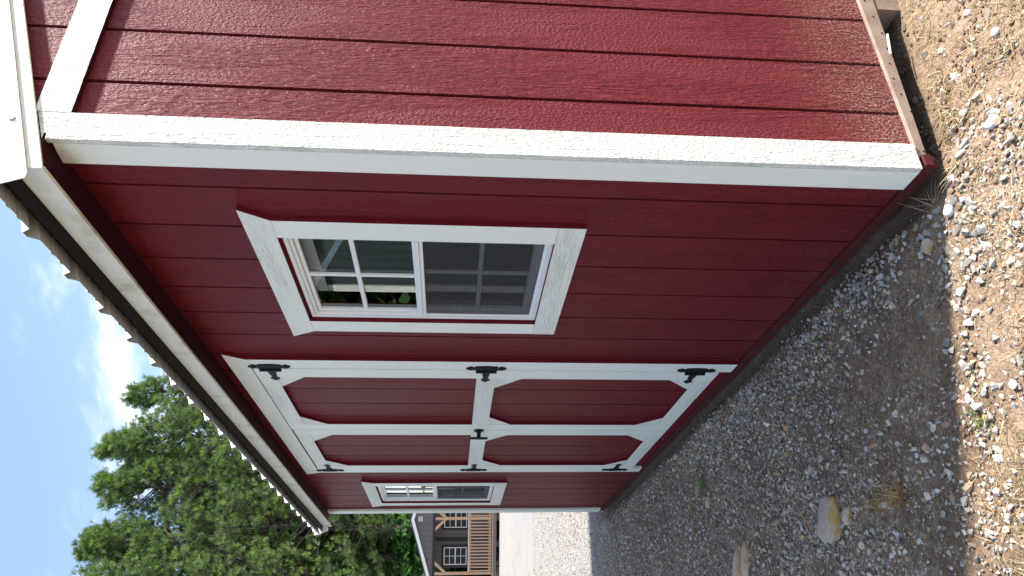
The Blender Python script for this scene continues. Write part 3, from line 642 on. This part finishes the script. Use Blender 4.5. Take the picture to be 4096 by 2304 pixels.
box('deck_joist', M['deck'], CB, -hw - .05, hw + .05, -.04, -.001, .10, .212)
for k_ in range(8): box('deck_board', M['cedar'], CB, -hw - .06, hw + .06, -.055 + .156 * k_, .095 + .156 * k_, .214, .250)
for xx in (-1.8, -.9, 0, .9, 1.8):
    for yy in (.1, 2.5, 5.5): box('foundation_block', M['deck'], CB, xx - .1, xx + .1, yy, yy + .3, -.25, .215)
box('under_floor', M['cdark'], CB, -hw + .3, hw - .3, .9, .95, -.2, .21)
for (xa, xb) in ((-1.815, -.046), (.046, 1.815)):
    rl = box('railing', M['cedar'], CB, xa, xb, -.005, .035, 1.0, 1.068); box('rail_cap', M['cream'], rl, xa, xb, -.03, .085, 1.0685, 1.098)
    box('bottom_rail', M['cedar'], rl, xa, xb, -.005, .035, .29, .375)
    for k_ in range(16):
        xx = xb - .088 - .1087 * k_; box('baluster', M['cedar'], rl, xx - .018, xx + .018, -.042, -.0055, .275, 1.06)
box('door_trim', M['cdark'], CB, -1.01, -.87, 1.17, 1.199, .25, 2.3)
for xo in (0, 1.312):
    wn = MB().box(-1.915 + xo, -1.130 + xo, 1.168, 1.198, 1.04, 2.04).build('window', M['cdark'], CB)
    m = MB(); a, b, c, d = -1.835 + xo, -1.22 + xo, 1.12, 1.957
    m.box(a, a + .028, 1.14, 1.1675, c, d).box(b - .028, b, 1.14, 1.1675, c, d).box(a + .0285, b - .0285, 1.14, 1.1675, c, c + .028).box(a + .0285, b - .0285, 1.14, 1.1675, d - .028, d).box(a + .0285, b - .0285, 1.135, 1.1675, 1.515, 1.555)
    m.build('frame', M['vinyl'], wn)
    mm = MB(); mid = (a + b) / 2; mm.box(mid - .009, mid + .009, 1.146, 1.152, c + .029, 1.514).box(mid - .009, mid + .009, 1.146, 1.152, 1.556, d - .029)
    for zz in (1.335, 1.745): mm.box(a + .029, mid - .0095, 1.146, 1.152, zz - .009, zz + .009).box(mid + .0095, b - .029, 1.146, 1.152, zz - .009, zz + .009)
    mm.build('muntin', M['vinyl'], wn); box('pane', M['cdark'], wn, a + .029, b - .029, 1.158, 1.161, c + .029, d - .029)

# ---------------------------------------------------------------- trees
FH = np.array([-.8766, .4807]); LF = np.array([-.4792, -.8774])
def at(py, D):
    t_ = (py - 1152) / 2790.6; p = np.array([CAM.x, CAM.y]) + D * (FH + t_ * LF); return float(p[0]), float(p[1])
def ztop(px, py, D):
    hor = 1801 + (2200 - py) * .0187; return 1.35 + D * (hor - px) / 2790.6
def rot_to(d):      # orthonormal frames for directions d (n,3)
    d = d / np.linalg.norm(d, axis=1, keepdims=True); up = np.where(np.abs(d[:, 2:3]) > .9, np.array([[1., 0, 0]]), np.array([[0, 0, 1.]]))
    a = np.cross(up, d); a /= np.linalg.norm(a, axis=1, keepdims=True); b = np.cross(d, a); return a, b, d
def tufts(P, D, length, spread, nb, width, tint):
    n = len(P); a, b, d = rot_to(D); P = np.repeat(P, nb, 0); a = np.repeat(a, nb, 0); b = np.repeat(b, nb, 0); d = np.repeat(d, nb, 0)
    ph = RNG.uniform(0, 6.283, n * nb)[:, None]; th = (RNG.uniform(.1, 1, n * nb) ** .7 * spread)[:, None]; Ls = np.repeat(length, nb) * RNG.uniform(.7, 1.15, n * nb)
    dr = d * np.cos(th) + (a * np.cos(ph) + b * np.sin(ph)) * np.sin(th); sd = np.cross(dr, RNG.normal(0, 1, dr.shape)); sd /= np.linalg.norm(sd, axis=1, keepdims=True)
    w = (Ls * width)[:, None]; tip = P + dr * Ls[:, None]; midp = P + dr * (Ls * .45)[:, None]
    V = np.stack([P, midp + sd * w, tip, midp - sd * w], 1).reshape(-1, 3); F_ = np.arange(len(V)).reshape(-1, 4)
    T = np.repeat(np.clip(np.repeat(tint, nb) + RNG.normal(0, .08, n * nb), 0, 1), 4); return V, F_, T
def limb_tubes(segs, n=5):
    V = []; F_ = []; base = 0
    for (p0, p1, r0, r1) in segs:
        d = Vector(p1) - Vector(p0)
        if d.length < 1e-4: continue
        d.normalize(); a = d.orthogonal().normalized(); c = d.cross(a)
        for p, r in ((p0, r0), (p1, r1)):
            for i in range(n): t_ = 6.2832 * i / n; q = Vector(p) + (a * math.cos(t_) + c * math.sin(t_)) * r; V.append(tuple(q))
        for i in range(n): j = (i + 1) % n; F_.append((base + i, base + j, base + n + j, base + n + i))
        base += 2 * n
    return np.array(V), np.array(F_)
def pine(x, y, top, label, crown0=.34, R=2.5, dens=1.0, seed=0, lean=.3, tone=.45, group='pine trees behind the shed'):
    rg = random.Random(seed); zb = float(zg(x, y)) - .1; H = top - zb
    t = thing('pine_tree', label, 'tree', (x, y, zb), 0, group)
    lx, ly = rg.uniform(-lean, lean), rg.uniform(-lean, lean)
    ctr = lambda h: Vector((lx * (h / H) ** 2 * 2 + .12 * math.sin(h * .7 + seed), ly * (h / H) ** 2 * 2 + .12 * math.cos(h * .6 + seed), h))
    segs = []; n = 14; r0 = .15 + .006 * H
    for i in range(n):
        h0, h1 = H * .97 * i / n, H * .97 * (i + 1) / n; segs.append((ctr(h0), ctr(h1), r0 * (1 - .93 * i / n), r0 * (1 - .93 * (i + 1) / n)))
    P = []; D = []; TT = []
    h = H * crown0 * .8
    while h < H * .985:
        f = max(0, (h - H * crown0 * .8) / (H * (1 - crown0 * .8)))
        prof_ = R * (min(1, .35 + f * 2.6)) * (1 - f ** 2.2) ** .8 + .25
        for k_ in range(rg.choice((2, 3, 3, 4))):
            az = rg.uniform(0, 6.283); Lb = prof_ * rg.uniform(.55, 1.15); el = rg.uniform(.05, .35) + .55 * f
            c0 = ctr(h); d0 = Vector((math.cos(az) * math.cos(el), math.sin(az) * math.cos(el), math.sin(el))); pts = [c0]
            ns = 5
            for j in range(ns):
                d0 = (d0 + Vector((rg.uniform(-.18, .18), rg.uniform(-.18, .18), rg.uniform(-.05, .16)))).normalized(); pts.append(pts[-1] + d0 * Lb / ns)
            rb = .02 + .018 * Lb
            for j in range(ns): segs.append((pts[j], pts[j + 1], rb * (1 - .17 * j), rb * (1 - .17 * (j + 1))))
            bt = rg.uniform(-.16, .2)
            for j in range(1, ns + 1):
                if j == 1 and rg.random() < .5: continue
                for q in range(rg.choice((2, 3))):
                    az2 = az + rg.choice((-1, 1)) * rg.uniform(.3, 1.25); tl = Lb * .30 * rg.uniform(.5, 1.2) + .12; e2 = rg.uniform(-.15, .7); d1_ = Vector((math.cos(az2) * math.cos(e2), math.sin(az2) * math.cos(e2), math.sin(e2))); pe = pts[j] + d1_ * tl
                    if j > 2: segs.append((pts[j], pe, .011, .005))
                    m_ = max(1, int(3.3 * dens + rg.random()))
                    for w in range(m_):
                        fr = rg.uniform(.55, 1.08); pp = pts[j] + d1_ * tl * fr + Vector((rg.gauss(0, .06), rg.gauss(0, .06), rg.gauss(0, .05)))
                        P.append(tuple(pp)); dd = d1_ * .7 + Vector((rg.gauss(0, .35), rg.gauss(0, .35), .8 + rg.gauss(0, .25))); D.append(tuple(dd)); TT.append(min(1, max(0, tone + bt * 1.3 + rg.gauss(0, .2) + .05 * f)))
        h += rg.uniform(.12, .24) * (1.25 - .4 * f)
    V, F_ = limb_tubes(segs); link('trunk', fastmesh('trunk', V, F_, M['bark'], smooth=True), t)
    P = np.array(P); D = np.array(D); V, F_, T = tufts(P, D, RNG.uniform(.17, .29, len(P)), .70, 16, .030, np.array(TT)); link('crown', fastmesh('crown', V, F_, M['needle'], T), t)
    return t
spec = [  # photo column, distance, photo row of the top, crown start, radius, density, tone
 (1588, 37, 560, .40, 1.7, .8, .45, 'slim pine whose top just shows above the middle of the roof edge'),
 (1735, 34, 478, .30, 2.3, 1.1, .50, 'full round topped pine right of the gap in the treeline'),
 (1850, 40, 560, .25, 2.2, 1.1, .40, 'shorter pine set back in the notch of the treeline'),
 (1965, 33, 462, .34, 2.3, 1.0, .48, 'pine with a feathery top near the middle of the treeline'),
 (2100, 31, 440, .32, 1.9, .9, .42, 'narrow pine with open branches showing sky'),
 (2225, 32, 372, .33, 2.4, 1.0, .46, 'tallest pine in view, at the left end of the treeline'),
 (2350, 29, 335, .33, 2.3, 1.0, .50, 'pine cut by the edge of the view beyond the cabin'),
 (2190, 34, 980, .30, 1.7, 1.0, .72, 'low bright green pine just behind the cabin roof'),
 (2010, 34, 860, .18, 2.4, 1.2, .66, 'low bushy bright pine near the end of the red shed roof'),
 (2265, 34.5, 1010, .42, 1.5, .9, .74, 'small young pine with yellow green tufts above the cabin'),
 (1660, 43, 760, .2, 2.6, 1.0, .34, 'dark pine in the back row seen through the gap'),
 (2050, 42, 820, .2, 2.8, 1.0, .30, 'dark pine in the back row behind the feathery one'),
 (2290, 40, 800, .2, 2.8, 1.0, .32, 'dark pine in the back row at the left end'),
 (1450, 41, 800, .3, 2.4, .8, .4, 'pine hidden mostly behind the shed roof'),
 (2480, 31, 420, .3, 2.4, .8, .45, 'pine outside the left edge of the view'),
]
for i, (py, D, px, c0, R, dn, tone, lab) in enumerate(spec):
    x, y = at(py, D); pine(x, y, ztop(px, py, D), lab, c0, R, dn, i + 3, .3 if D < 36 else .15, tone)
# two bare grey trunks standing just behind the cabin
def bare(py, D, top, label, seed):
    x, y = at(py, D); rg = random.Random(seed); zb = float(zg(x, y)) - .1; t = thing('bare_trunk_pine', label, 'tree', (x, y, zb), 0, 'bare trunks behind the cabin'); H = top - zb; segs = []
    ctr = lambda h: Vector((.25 * math.sin(h * .35 + seed), .25 * math.cos(h * .3 + seed), h))
    for i in range(12): segs.append((ctr(H * i / 12), ctr(H * (i + 1) / 12), .15 * (1 - .055 * i), .15 * (1 - .055 * (i + 1))))
    P = []; D_ = []
    for k_ in range(16):
        h = rg.uniform(.3, .95) * H; az = rg.uniform(0, 6.28); d = Vector((math.cos(az), math.sin(az), rg.uniform(-.1, .4))).normalized(); Lb = rg.uniform(.6, 1.8); e = ctr(h) + d * Lb; segs.append((ctr(h), e, .03, .008))
        if k_ % 2 == 0:
            for q in range(70): pp = ctr(h) + d * Lb * rg.uniform(.5, 1.2) + Vector((rg.gauss(0, .25), rg.gauss(0, .25), rg.gauss(0, .16))); P.append(tuple(pp)); D_.append((rg.gauss(0, .5), rg.gauss(0, .5), .8))
    V, F_ = limb_tubes(segs, 7); link('trunk', fastmesh('trunk', V, F_, M['bark'], smooth=True), t)
    V, F_, T = tufts(np.array(P), np.array(D_), RNG.uniform(.18, .3, len(P)), .8, 12, .045, RNG.uniform(.6, .95, len(P))); link('crown', fastmesh('crown', V, F_, M['needle'], T), t)
bare(2183, 33.0, 8.4, 'grey pine trunk with sparse bright tufts rising behind the cabin roof', 5)
bare(2262, 33.5, 7.6, 'second grey trunk nearer the cabin eave with few branches', 9)
# leaf masses
M['prim'].node_tree.nodes['Principled BSDF'].inputs['Roughness'].default_value = .6
def leaves(c, rad, n, size, tint, clumps=14, seed=0, flat=1.0):
    rg = np.random.default_rng(seed); cc = rg.normal(0, .5, (clumps, 3)) * np.array(rad); cc[:, 2] = np.abs(cc[:, 2]); ci = rg.integers(0, clumps, n)
    P = cc[ci] + rg.normal(0, .24, (n, 3)) * np.array(rad); P[:, 2] = np.abs(P[:, 2]) + .02
    D = rg.normal(0, 1, (n, 3)); D[:, 2] = D[:, 2] * .5 - .1; a, b, d = rot_to(D); s_ = size * rg.uniform(.6, 1.3, n)[:, None]
    V = np.stack([P, P + d * s_ * .5 + a * s_ * .33, P + d * s_, P + d * s_ * .5 - a * s_ * .33], 1).reshape(-1, 3); F_ = np.arange(len(V)).reshape(-1, 4)
    return V, F_, np.repeat(np.clip(tint + rg.normal(0, .15, clumps)[ci] + rg.normal(0, .12, n), 0, 1), 4)
def shrub(py, D, rad, n, size, tint, label, seed, name='shrub', group='shrubs under the pines'):
    x, y = at(py, D); zb = float(zg(x, y)) - .05; t = thing(name, label, 'shrub', (x, y, zb), 0, group); V, F_, T = leaves(None, rad, n, size, tint, 16, seed); link('foliage', fastmesh('foliage', V, F_, M['leaf'], T), t)
    segs = [((0, 0, 0), (random.uniform(-.5, .5) * rad[0], random.uniform(-.5, .5) * rad[1], rad[2] * random.uniform(.6, 1.2)), .03, .01) for _ in range(7)]; V, F_ = limb_tubes([(Vector(a), Vector(b), c, d) for a, b, c, d in segs]); link('stem', fastmesh('stem', V, F_, M['bark']), t)
shr = [(2075, 31, (1.8, 1.8, 3.4), .30, 'dark leafy shrub beside the end of the red roof'), (2140, 32, (1.9, 1.9, 3.0), .22, 'deep green thicket in the shade of the pines'),
       (2215, 31, (1.6, 1.6, 2.6), .34, 'leafy understory bush behind the cabin ridge'), (2290, 31, (1.8, 1.8, 3.0), .28, 'broad shady bush left of the cabin roof'),
       (2010, 34, (2, 2, 3.5), .3, 'tall dark bush hidden low behind the shed'), (2380, 30, (2, 2, 3), .3, 'bush at the far left edge beyond the cabin'), (1900, 36, (2, 2, 4), .3, 'bush in the dark gap under the pines')]
for (x, y, rad, lab) in ((-11.2, -5.0, (2.0, 1.6, 5.0), 'unseen tree added past the green shed to darken the nearer pane'), (-15.5, -6.5, (2.4, 2.0, 5.2), 'second unseen tree, added farther along to darken the far pane')):  # out-of-view trees, added to darken what the panes mirror
    t = thing('added_pane_tree', lab, 'tree', (x, y, -.1), 0, 'trees added to darken the panes'); V, F_, T = leaves(None, rad, 12000, .42, .2, 26, 90); link('crown', fastmesh('crown', V, F_, M['leaf'], T), t)
    V, F_ = limb_tubes([(Vector((0, 0, 0)), Vector((.2, .1, 5.5)), .2, .06)]); link('trunk', fastmesh('trunk', V, F_, M['bark']), t)
for i, (py, D, rad, tint, lab) in enumerate(shr): shrub(py, D, rad, 5200, .15, tint, lab, 40 + i)
# sumac fronds overhanging the cabin roof edge
def sumac(x, y, zb, n, label, seed, hgt, spread):
    rg = random.Random(seed); t = thing('sumac_bush', label, 'shrub', (x, y, zb), 0, 'sumac bushes by the cabin'); segs = []; V = []; F_ = []; T = []
    for k_ in range(n):
        az = rg.uniform(0, 6.28); st = Vector((rg.gauss(0, spread), rg.gauss(0, spread), 0)); tp = Vector((st.x * 1.5, st.y * 1.5, hgt * rg.uniform(.5, 1.0))); segs.append((Vector((st.x * .3, st.y * .3, 0)), tp, .018, .008))
        for q in range(5):
            a = az + q * 1.4 + rg.uniform(-.3, .3); d = Vector((math.cos(a), math.sin(a), .5)).normalized(); p = tp.copy(); tt = min(1, max(0, .35 + .4 * rg.random() + .25 * (tp.z / hgt - .5)))
            for j in range(9):
                d = (d + Vector((0, 0, -.15))).normalized(); p = p + d * .075; side = d.cross(Vector((0, 0, 1))).normalized()
                for s_ in (-1, 1):
                    e = p + side * s_ * (.22 - .014 * abs(j - 3)) + d * .05 + Vector((0, 0, -.035)); w = d * .040; b = len(V); m_ = p.lerp(e, .45); V += [tuple(p), tuple(m_ + w), tuple(e), tuple(m_ - w)]; F_.append((b, b + 1, b + 2, b + 3)); T += [min(1, tt + rg.uniform(-.06, .06))] * 4
    link('foliage', fastmesh('foliage', np.array(V), np.array(F_), M['sumac'], np.array(T)), t); v2, f2 = limb_tubes(segs); link('stem', fastmesh('stem', v2, f2, M['bark']), t)
for i, (py, D, hg, nn, sp_, lab) in enumerate(((2118, 32.2, 4.6, 46, .55, 'bright green sumac rising over the middle of the cabin roof edge'), (2200, 31.9, 4.0, 46, .6, 'lush sumac with feathery fronds at the lower cabin eave'), (2290, 31.6, 3.6, 50, .7, 'yellow green sumac crowding the left end of the cabin'), (2160, 32.3, 4.3, 40, .6, 'sumac between the two taller ones behind the cabin'))):
    x, y = at(py, D); sumac(x, y, float(zg(x, y)), nn, lab, 70 + i, hg, sp_)
# the wood behind: one mass of leaves
Vs = []; Fs = []; Ts = []; b = 0
for i in range(30):
    py = 1300 + i * 48 + random.uniform(-20, 20); D = random.uniform(45, 56); x, y = at(py, D); zb = float(zg(x, y)); V, F_, T = leaves(None, (3.4, 3.4, 4.4), 3000, .34, .2 + .15 * random.random(), 20, 200 + i); V = V + np.array([x, y, zb]); Vs.append(V); Fs.append(F_ + b); Ts.append(T); b += len(V)
wd = link('woodland', fastmesh('woodland', np.concatenate(Vs), np.concatenate(Fs), M['leaf'], np.concatenate(Ts))); tag(wd, 'dark green mass of woodland closing the view behind the pines', 'woodland', kind='stuff')
Vs = []; Fs = []; Ts = []; b = 0
for i in range(26):     # far trees on the camera's own side, which the panes mirror
    a_ = math.radians(-175 + i * 9); x = -12 + 42 * math.cos(a_); y = -16 + 30 * math.sin(a_); zb = float(zg(x, y)); V, F_, T = leaves(None, (4, 4, 5.5), 1800, .5, .25, 16, 300 + i); V = V + np.array([x, y, zb]); Vs.append(V); Fs.append(F_ + b); Ts.append(T); b += len(V)
wd = link('distant_woodland', fastmesh('distant_woodland', np.concatenate(Vs), np.concatenate(Fs), M['leaf'], np.concatenate(Ts))); tag(wd, 'line of distant trees mirrored in the window glass', 'woodland', kind='stuff')

# ---------------------------------------------------------------- stones one can point at
def rockmesh(name, sx, sy, sz, seed, mat, sub=4, rough=.16):
    import bmesh
    from mathutils import noise
    bm = bmesh.new(); bmesh.ops.create_icosphere(bm, subdivisions=sub, radius=1)
    for v in bm.verts:
        p = v.co.copy(); p = Vector([math.copysign(abs(c) ** .66, c) for c in p]); n_ = noise.fractal(p * 1.3 + Vector((seed * 3.1, seed, 0)), 1.0, 2.0, 5); n2 = noise.cell(p * 2.1 + Vector((seed, 0, 2)))
        p *= 1 + rough * .85 * n_ + .07 * n2 + .05 * noise.noise(p * 5 + Vector((seed, 1, 1))); v.co = Vector((p.x * sx, p.y * sy, p.z * sz))
    me = bpy.data.meshes.new(name); bm.to_mesh(me); bm.free(); me.materials.append(mat); me.polygons.foreach_set('use_smooth', np.ones(len(me.polygons), dtype=bool)); return me
def tan_mat(name, a, b_, c_):
    t = MT(name, .8, .25); tcn = t.n('ShaderNodeTexCoord'); P = tcn.outputs['Object']; f = t.noise(P, 22, 5, .6); g = t.noise(P, 9, 3); h = t.noise(P, 130, 4, .6)
    c = t.mix(t.rng(f, .38, .62), a, b_); c = t.mix(t.rng(g, .5, .62), c, c_); c = t.mix(t.rng(h, .55, .75, 0, .4), c, (.16, .10, .06)); t.color(c); t.normal(t.bump(h, .002, .8, t.bump(f, .006))); return t.m
M['tan'] = tan_mat('tan_sandstone', (.46, .36, .27), (.44, .35, .31), (.44, .29, .10)); M['tan2'] = tan_mat('buff_sandstone', (.58, .46, .33), (.50, .38, .27), (.42, .27, .14))
def rock(name, label, x, y, sx, sy, sz, rzv, seed, mat, lift=.2):
    o = link(name, rockmesh(name, sx, sy, sz, seed, mat)); o.location = (x, y, float(zg(x, y)) + sz * lift); o.rotation_euler = (.05, .03, rzv); return tag(o, label, 'rock', 'loose rocks on the gravel')
A1 = math.radians(62)
rock('rock', 'large tan rock with yellow stains lying on the grey gravel', -1.005, -.795, .082, .047, .034, A1, 3, M['tan'], .5)
rock('rock', 'small pinkish tan rock right beside the large tan rock', -.905, -.803, .030, .018, .012, A1 - .1, 5, M['tan2'], .4)
rock('rock', 'long flat buff slab half sunk in the gravel, the farther of two', -1.985, -.845, .105, .043, .016, math.radians(60), 7, M['tan2'], .2)
rock('rock', 'thinner buff slab half sunk in the gravel, nearer of two', -1.870, -.830, .100, .027, .016, math.radians(64), 9, M['tan2'], .2)
rock('rock', 'small orange buff stone on the gravel farther along the wall', -2.26, -.475, .030, .014, .012, 1.2, 12, M['tan2'], .3)
rock('rock', 'square tan stone in the shade near the shed corner', -.132, -.184, .021, .019, .010, .5, 14, M['tan2'], .5)
rock('rock', 'small brown stone with a shadow out on the far gravel', -4.0, -.68, .045, .028, .032, .9, 15, M['tan2'], .4)
def wedge(name, label, x, y, s, seed, rzv):
    o = link(name, rockmesh(name, s, s * .8, s * .6, seed, M['palec'], 2, .35)); o.location = (x, y, float(zg(x, y)) + s * .3); o.rotation_euler = (.2, .1, rzv); return tag(o, label, 'rock', 'loose rocks on the gravel')
t = MT('pale_limestone', .75, .3); g = t.n('ShaderNodeNewGeometry'); f = t.noise(g.outputs['Position'], 90, 4); t.color(t.mix(f, (.46, .46, .46), (.64, .62, .59))); t.normal(t.bump(f, .002)); M['palec'] = t.m
wedge('rock', 'whitish upright stone on the sunny dirt beyond the corner', .215, -.02, .020, 3, .4)
wedge('rock', 'grey wedge shaped stone beside the dry tuft at the corner', -.005, -.148, .018, 4, 1.0)
wedge('rock', 'white chip lying alone on the bare dirt right of the corner', .30, .22, .014, 6, 2.0)

# ---------------------------------------------------------------- grasses and litter
def blades(P, az, length, curve, width, el, tint, seed=0):
    n = len(P); rg = np.random.default_rng(seed); d = np.stack([np.cos(az) * np.cos(el), np.sin(az) * np.cos(el), np.sin(el)], 1); sd = np.stack([-np.sin(az), np.cos(az), np.zeros(n)], 1); K = 4; pts = [P]; p = P.copy(); dd = d.copy()
    wig = rg.normal(0, .25, (n, K, 3))
    for k_ in range(K):
        dd = dd + np.array([0, 0, -1]) * (curve[:, None] / K) + wig[:, k_] * .35 * curve[:, None].clip(.2, 1); dd /= np.linalg.norm(dd, axis=1, keepdims=True); p = p + dd * (length / K)[:, None]; pts.append(p.copy())
    V = []; 
    for k_ in range(K + 1): w = (width * (1 - .75 * k_ / K))[:, None] * .5; V += [pts[k_] + sd * w, pts[k_] - sd * w]
    V = np.stack(V, 1).reshape(-1, 3); b_ = (np.arange(n) * 2 * (K + 1))[:, None]; F_ = np.concatenate([b_ + np.array([[2 * k_, 2 * k_ + 1, 2 * k_ + 3, 2 * k_ + 2]]) for k_ in range(K)], 0); return V, F_, np.repeat(tint, 2 * (K + 1))
def clump(label, x, y, n, L_, w_, mat, seed, elr=(.15, 1.1), rad=.01, name='dry_grass_clump'):
    rg = np.random.default_rng(seed); P = np.stack([rg.normal(0, rad, n), rg.normal(0, rad, n), np.full(n, -.003)], 1); V, F_, T = blades(P, rg.uniform(0, 6.28, n), L_ * rg.uniform(.4, 1.1, n), rg.uniform(.1, .9, n), w_ * rg.uniform(.6, 1.2, n), rg.uniform(*elr, n), rg.uniform(.2, 1, n), seed)
    o = link(name, fastmesh(name, V, F_, mat, T)); o.location = (x, y, float(zg(x, y))); return tag(o, label, 'grass', 'small grass clumps on the ground')
clump('dry straw tuft sprawling at the foot of the shed corner', -.070, -.078, 42, .11, .0032, M['straw'], 1, (.05, .7), .012)
clump('thin straw tuft in front of the shed corner board', .04, -.045, 26, .09, .0028, M['straw'], 2, (.05, .6), .018)
clump('round russet dry grass clump on the grey gravel', -.600, -.800, 130, .098, .0028, M['rust'], 3, (.1, 1.15), .012)
clump('smaller russet grass tuft beside the round one', -.735, -.800, 60, .070, .0026, M['rust'], 4, (.1, 1.1), .010)
clump('brown moss tuft among white stones near the bottom', -.150, -.700, 90, .035, .0035, M['weed'], 5, (.2, 1.3), .015, 'weed')
clump('small bright green weed in the gravel along the doors', -2.28, -.372, 50, .075, .006, M['sumac'], 6, (.2, 1.1), .016, 'weed')
clump('faint green weed a little nearer than the bright one', -2.47, -.47, 30, .05, .005, M['sumac'], 7, (.2, 1.1), .016, 'weed')
clump('upright green grass stem against the shed base below the doors', -1.93, -.055, 5, .12, .004, M['sumac'], 8, (1.1, 1.4), .004, 'weed')
clump('yellow green grass patch on the dirt right of the gable', .52, .19, 240, .06, .0030, M['weed'], 9, (.2, 1.3), .05, 'weed')
clump('brown dead weed beyond the large tan rock', -1.22, -.96, 40, .06, .0028, M['rust'], 10, (.1, 1.0), .012)
clump('small green weed among pale stones by the wall', -.80, -.165, 24, .04, .003, M['sumac'], 12, (.2, 1.2), .012, 'weed')
# straw litter
def litter(n, x0, x1, y0, y1, dens, seed):
    rg = np.random.default_rng(seed); x = rg.uniform(x0, x1, n); y = rg.uniform(y0, y1, n); k_ = (rg.uniform(0, 1, n) < dens(x, y)) & ~in_shed(x, y); x = x[k_]; y = y[k_]; n = len(x); P = np.stack([x, y, zg(x, y) + rg.uniform(.0, .008, n)], 1)
    return blades(P, rg.uniform(0, 6.28, n), rg.uniform(.012, .055, n), rg.uniform(.0, .5, n), rg.uniform(.0012, .0028, n), rg.uniform(-.05, .5, n), rg.uniform(0, 1, n) ** 1.3, seed)
V1, F1, T1 = litter(36000, .03, 1.5, -1.0, 1.3, lambda x, y: np.clip(.35 + .6 * vnoise(x, y, 12, 5), .03, 1) * np.where(y < -.2, .55, 1), 21)
V2, F2, T2 = litter(20000, -.35, .7, -1.6, -.1, lambda x, y: np.clip((x * .93 - y * .35 - .02) / .2, .0, 1) * np.clip(.3 + .6 * vnoise(x, y, 12, 6), .02, 1), 22)
V3, F3, T3 = litter(4000, -2.5, 0, -1.4, -.06, lambda x, y: np.full_like(x, .5), 23)
lt = link('straw_litter', fastmesh('straw_litter', np.concatenate([V1, V2, V3]), np.concatenate([F1, F2 + len(V1), F3 + len(V1) + len(V2)]), M['straw'], np.concatenate([T1, T2, T3]))); tag(lt, 'dry straw and dead grass bits strewn over the sunny dirt', 'straw', kind='stuff')
# thin clods
x, y = sample(34000, -.3, 1.5, -1.4, 1.4, lambda x, y: np.clip(.5 + .5 * vnoise(x, y, 10, 15), .05, 1) * np.clip((x + .3) / .3, 0, 1)); s = np.clip(RNG.lognormal(math.log(.0042), .5, len(x)), .002, .013)
t = MT('dirt_clod', .95, .1); g = t.n('ShaderNodeNewGeometry'); f = t.noise(g.outputs['Position'], 60, 4); t.color(t.mix(f, (.10, .068, .045), (.25, .18, .125))); M['clod'] = t.m
scatter('dirt_clods', 'crumbs of dry brown dirt on the sunny ground', 'dirt', np.stack([x, y, zg(x, y)], 1), s, M['clod'], 12, 6)
# wood chip leaning at the rim
o = MB().box(-.028, .028, -.006, .006, -.0015, .0015).build('wood_chip', M['rim'], None, .0008); o.location = (.078, .012, float(zg(.078, .012)) + .008); o.rotation_euler = (.2, .1, math.radians(70)); tag(o, 'flat brown wood splinter on the straw by the shed corner', 'wood chip')
o = MB().box(-.045, .045, -.0035, .0035, -.0015, .0015).build('wood_splinter', M['cream'], None, .0008); o.location = (.022, .480, -.014); o.rotation_euler = (1.2, .16, math.radians(89)); tag(o, 'pale wood splinter caught under the gable rim board', 'wood chip')
print('objects', len(bpy.data.objects), 'tris', sum(len(m_.polygons) * 2 for m_ in bpy.data.meshes))
